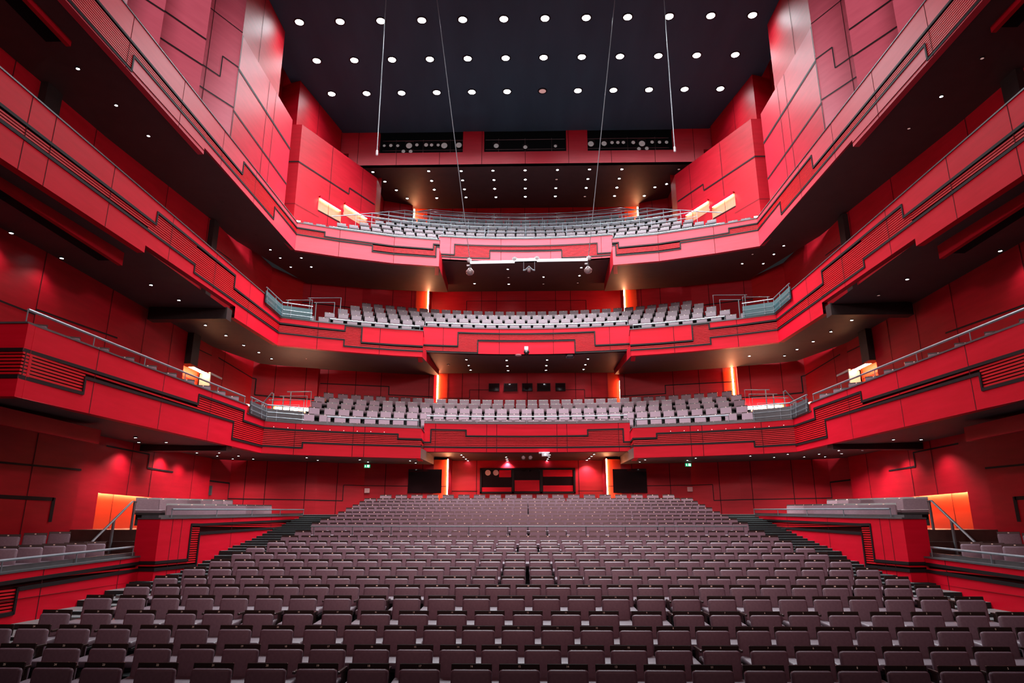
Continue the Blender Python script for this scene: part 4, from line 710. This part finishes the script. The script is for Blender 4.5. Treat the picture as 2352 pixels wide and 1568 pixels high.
# suspended lighting bar
root=thing('lighting_bar','white tubular lighting bar hung on two slanting cables before the third balcony','lighting bar',(0,24,9.75))
for a,b,z in ((-2.1,-.42,9.72),(-.42,.42,9.80),(.42,2.33,9.78)):
    m=MB();m.tube([(a,24,z),(b,24,z+.02)],.052,10);part('tube',m,'whitem',root)
for x,z in ((-2.14,9.80),(-.42,9.83),(.42,9.85),(2.38,9.85)):
    m=MB();m.lathe((x,24,z-.06),(0,0,1),[(0,.06),(.05,.09),(.12,.09),(.14,.05)],12);part('clamp',m,'white',root)
for s,x,xt in ((-1,-2.12,-3.86),(1,2.36,3.98)):
    m=MB();m.tube([(x,24,9.9),(xt,24,22.84)],.016,6);part('cable',m,'wire',root)
for nm,x,z in (('left',-2.1,9.36),('right',2.33,9.39)):
    r_=thing('hanging_globe_lantern','smoky round lantern hanging below the %s end of the lighting bar'%nm,'stage light',(x,24,z),0,'globe lanterns')
    m=MB();m.lathe((x,24,z-.15),(0,0,1),[(0,.03),(.03,.10),(.09,.15),(.16,.15),(.22,.1),(.27,.06),(.30,.04)],16);part('globe',m,'lens',r_,True);m=MB();m.lathe((x,24,z+.15),(0,0,1),[(0,.05),(.12,.05),(.16,.02)],10);m.tube([(x,24,z+.28),(x,24,z+.42)],.015,5);part('cap',m,'shell',r_);m=MB();m.box(x-.12,x-.02,23.93,23.99,z+.2,z+.25);part('shutter',m,'white',r_)
r_=thing('hanging_projector_bracket','small blue grey bracket with a lens hanging under the lighting bar','bracket',(.15,24,9.5));m=MB()
m.tube([(-.08,24,9.72),(-.08,24,9.38)],.012,5);m.tube([(.33,24,9.72),(.33,24,9.38)],.012,5);m.tube([(-.1,24,9.38),(-.02,24,9.40),(.12,24,9.54),(.26,24,9.40),(.34,24,9.38)],.028,6);part('bracket_arm',m,'rail',r_);m=MB();m.lathe((.12,24.05,9.42),(0,-1,0),[(-.1,.06),(.05,.07),(.07,.04)],12);part('lens',m,'lens',r_)
for s in (-1,1):
    r_=thing('hanging_wire','thin steel wire with a small weight hanging from the ceiling, %s'%SN[s],'wire',(s*5.88,24,14.4),0,'hanging wires');m=MB();m.tube([(s*5.88,24,14.5),(s*5.88,24,22.85)],.018,5);part('wire',m,'wire',r_);m=MB();m.lathe((s*5.88,24,14.3),(0,0,1),[(0,.03),(.02,.045),(.2,.045),(.24,.02)],8);part('weight',m,'white',r_)
# camera, plate and hatch under the second balcony centre
r_=thing('dome_camera','small camera on a pale bracket at the middle of the second balcony front','camera',(.02,31.2,8.0));m=MB();m.box(-.09,.09,31.25,31.42,8.22,8.38);m.box(-.05,.05,31.28,31.38,8.12,8.24);part('bracket',m,'white',r_);m=MB();m.lathe((.01,31.25,8.2),(0,0,-1),[(0,.06),(.04,.13),(.12,.14),(.2,.09),(.23,.04)],14);part('dome',m,'shell',r_,True);m=MB();m.lathe((.0,31.12,8.08),(0,-1,0),[(0,.04),(.02,.03)],10);part('lens',m,'lens',r_)
m=MB();m.lathe((-.38,31.6,8.06),(0,0,-1),[(0,.16),(.04,.15),(.05,.1)],16);solid('smoke_detector',m,'pinkpl','pale oval detector on the second balcony underside beside the camera','detector')
m=MB()
for a,b,c,d in ((1.9,2.28,31.62,31.66),(1.9,2.28,32.0,32.04),(1.9,1.94,31.62,32.04),(2.24,2.28,31.62,32.04)): m.box(a,b,c,d,7.98,8.06)
solid('ceiling_hatch',m,'rail','square pale framed hatch in the second balcony underside, right of the camera','hatch')
r_=thing('wall_projector','small white projector fixed under the first balcony front, right of centre','projector',(.62,28.7,3.0));m=MB();m.box(.5,.95,28.55,28.8,3.06,3.12);m.box(.62,.9,28.5,28.72,2.94,3.07);part('body',m,'white',r_);m=MB();m.lathe((.76,28.5,3.0),(0,-1,0),[(0,.04),(.03,.035)],10);part('lens',m,'signw',r_)
for j,x in enumerate((-.15,.15)):
    r_=thing('hanging_lantern','small dark lantern hanging under the first balcony centre, %s of two'%['left','right'][j],'stage light',(x+.05,29.2,2.95),0,'lanterns under the first balcony');m=MB();m.lathe((x,29.2,2.95),(0,-1,.0),[(-.15,.06),(-.1,.1),(.05,.1)],12);part('body',m,'shell',r_);m=MB();m.lathe((x,29.14,2.95),(0,-1,0),[(0,.085),(.02,.07)],12);part('lens',m,'lens',r_);m=MB();m.tube([(x,29.25,3.05),(x,29.25,3.13)],.015,5);part('yoke',m,'raildk',r_)
# ---------------------------------------------------------------- signs and small wall plates
def exit_sign(label,x,y,z,s=1,turn=0):
    r=thing('exit_sign',label,'exit sign',(x,y,z),turn,'green exit signs')
    m=MB();m.box(-.125*s,.125*s,-.02,.02,-.065*s,.065*s);part('panel',m,'green',r,local=True)
    m=MB();f=lambda P:m.add([(a*s,-.024,b*s) for a,b in P],[tuple(range(len(P)))])
    f([(-.085,.045),(-.065,.045),(-.065,-.01),(-.085,-.01)]);f([(-.105,-.008),(-.045,-.008),(-.075,-.045)]);part('arrow',m,'signw',r,local=True)
    m=MB();f=lambda P:m.add([(a*s,-.024,b*s) for a,b in P],[tuple(range(len(P)))])
    f([(.0,.05),(.095,.05),(.095,-.05),(.055,-.05),(.055,.035),(.0,.035)]);f([(.012,.026),(.03,.026),(.03,.012),(.012,.012)]);f([(-.005,.005),(.035,.012),(.045,-.012),(.02,-.018)]);f([(.012,-.012),(.028,-.014),(.048,-.048),(.034,-.05)]);f([(.008,-.012),(.02,-.016),(-.002,-.04),(-.02,-.042),(-.02,-.034),(-.006,-.032)]);part('running_figure',m,'signw',r,local=True)
    m=MB();m.tube([(0,0,.065*s),(0,0,.13*s)],.008,5);part('hanger',m,'raildk',r,local=True)
exit_sign('green exit sign hanging before the stalls rear wall, left side',-6.85,29.5,2.63)
exit_sign('green exit sign hanging before the stalls rear wall, right side',6.85,29.5,2.66)
exit_sign('green exit sign at the first balcony exit niche, left',-13.72,29.0,6.25,1.3,.8)
exit_sign('green exit sign at the first balcony exit niche, right',13.72,29.0,6.25,1.3,-.8)
for x,y,z,w,h,t in ((-6.94,30.12,1.64,.11,.1,'left'),(7.0,30.12,1.68,.11,.1,'right')):
    m=MB();m.rbox(x-w,x+w,y-.03,y+.05,z-h,z+h,.01);solid('wall_plate',m,'pinkpl','pale square plate on the stalls rear wall, %s'%t,'plate','pale wall plates')
m=MB();m.box(-12.95,-12.75,27.9,27.98,1.35,1.72);solid('wall_plate',m,'raildk','grey plate on the red wall beside the left column','plate')
# ---------------------------------------------------------------- light on the place
def area(loc,target,sx,sy,e,col=(1,1,1),spread=180):
    l=bpy.data.lights.new('wash','AREA');l.shape='RECTANGLE';l.size=sx;l.size_y=sy;l.energy=e;l.color=col;l.spread=math.radians(spread)
    o=bpy.data.objects.new('wash',l);C.objects.link(o);o.location=(loc[0],loc[1],loc[2]+CZ);o.rotation_euler=(Vector(target)-Vector(loc)).to_track_quat('-Z','Y').to_euler();return o
area((0,1,26.5),(0,32,13),18,6,E_STAGE,(1,.95,.97),85)
area((0,-2,9),(0,27,4),14,4,E_FILL,(1,.5,.5),80)  # unseen reddish fill added behind the camera to lift dark fronts
for s in (-1,1): spot((s*9,2,10),E_WING,62,.6,(1,.9,.9),.8,(-s*10,19,6))  # unseen spots added to brighten the opposite balcony wings
w=bpy.data.worlds.new('world');bpy.context.scene.world=w;w.use_nodes=True;w.node_tree.nodes['Background'].inputs[0].default_value=(.75,.72,.78,1);w.node_tree.nodes['Background'].inputs[1].default_value=E_WORLD
cam=bpy.data.cameras.new('camera');co=bpy.data.objects.new('camera',cam);C.objects.link(co);cam.sensor_width=36;cam.lens=24;cam.clip_end=200
co.location=(0,0,CZ);co.rotation_euler=(math.radians(90+15.42),0,math.radians(1.24));sc=bpy.context.scene;sc.camera=co
sc.view_settings.view_transform='Standard';sc.view_settings.exposure=EXPO
sc.cycles.max_bounces=6;sc.cycles.diffuse_bounces=3;sc.cycles.glossy_bounces=3;sc.cycles.transmission_bounces=2;sc.cycles.sample_clamp_indirect=4;sc.cycles.caustics_reflective=False;sc.cycles.caustics_refractive=False
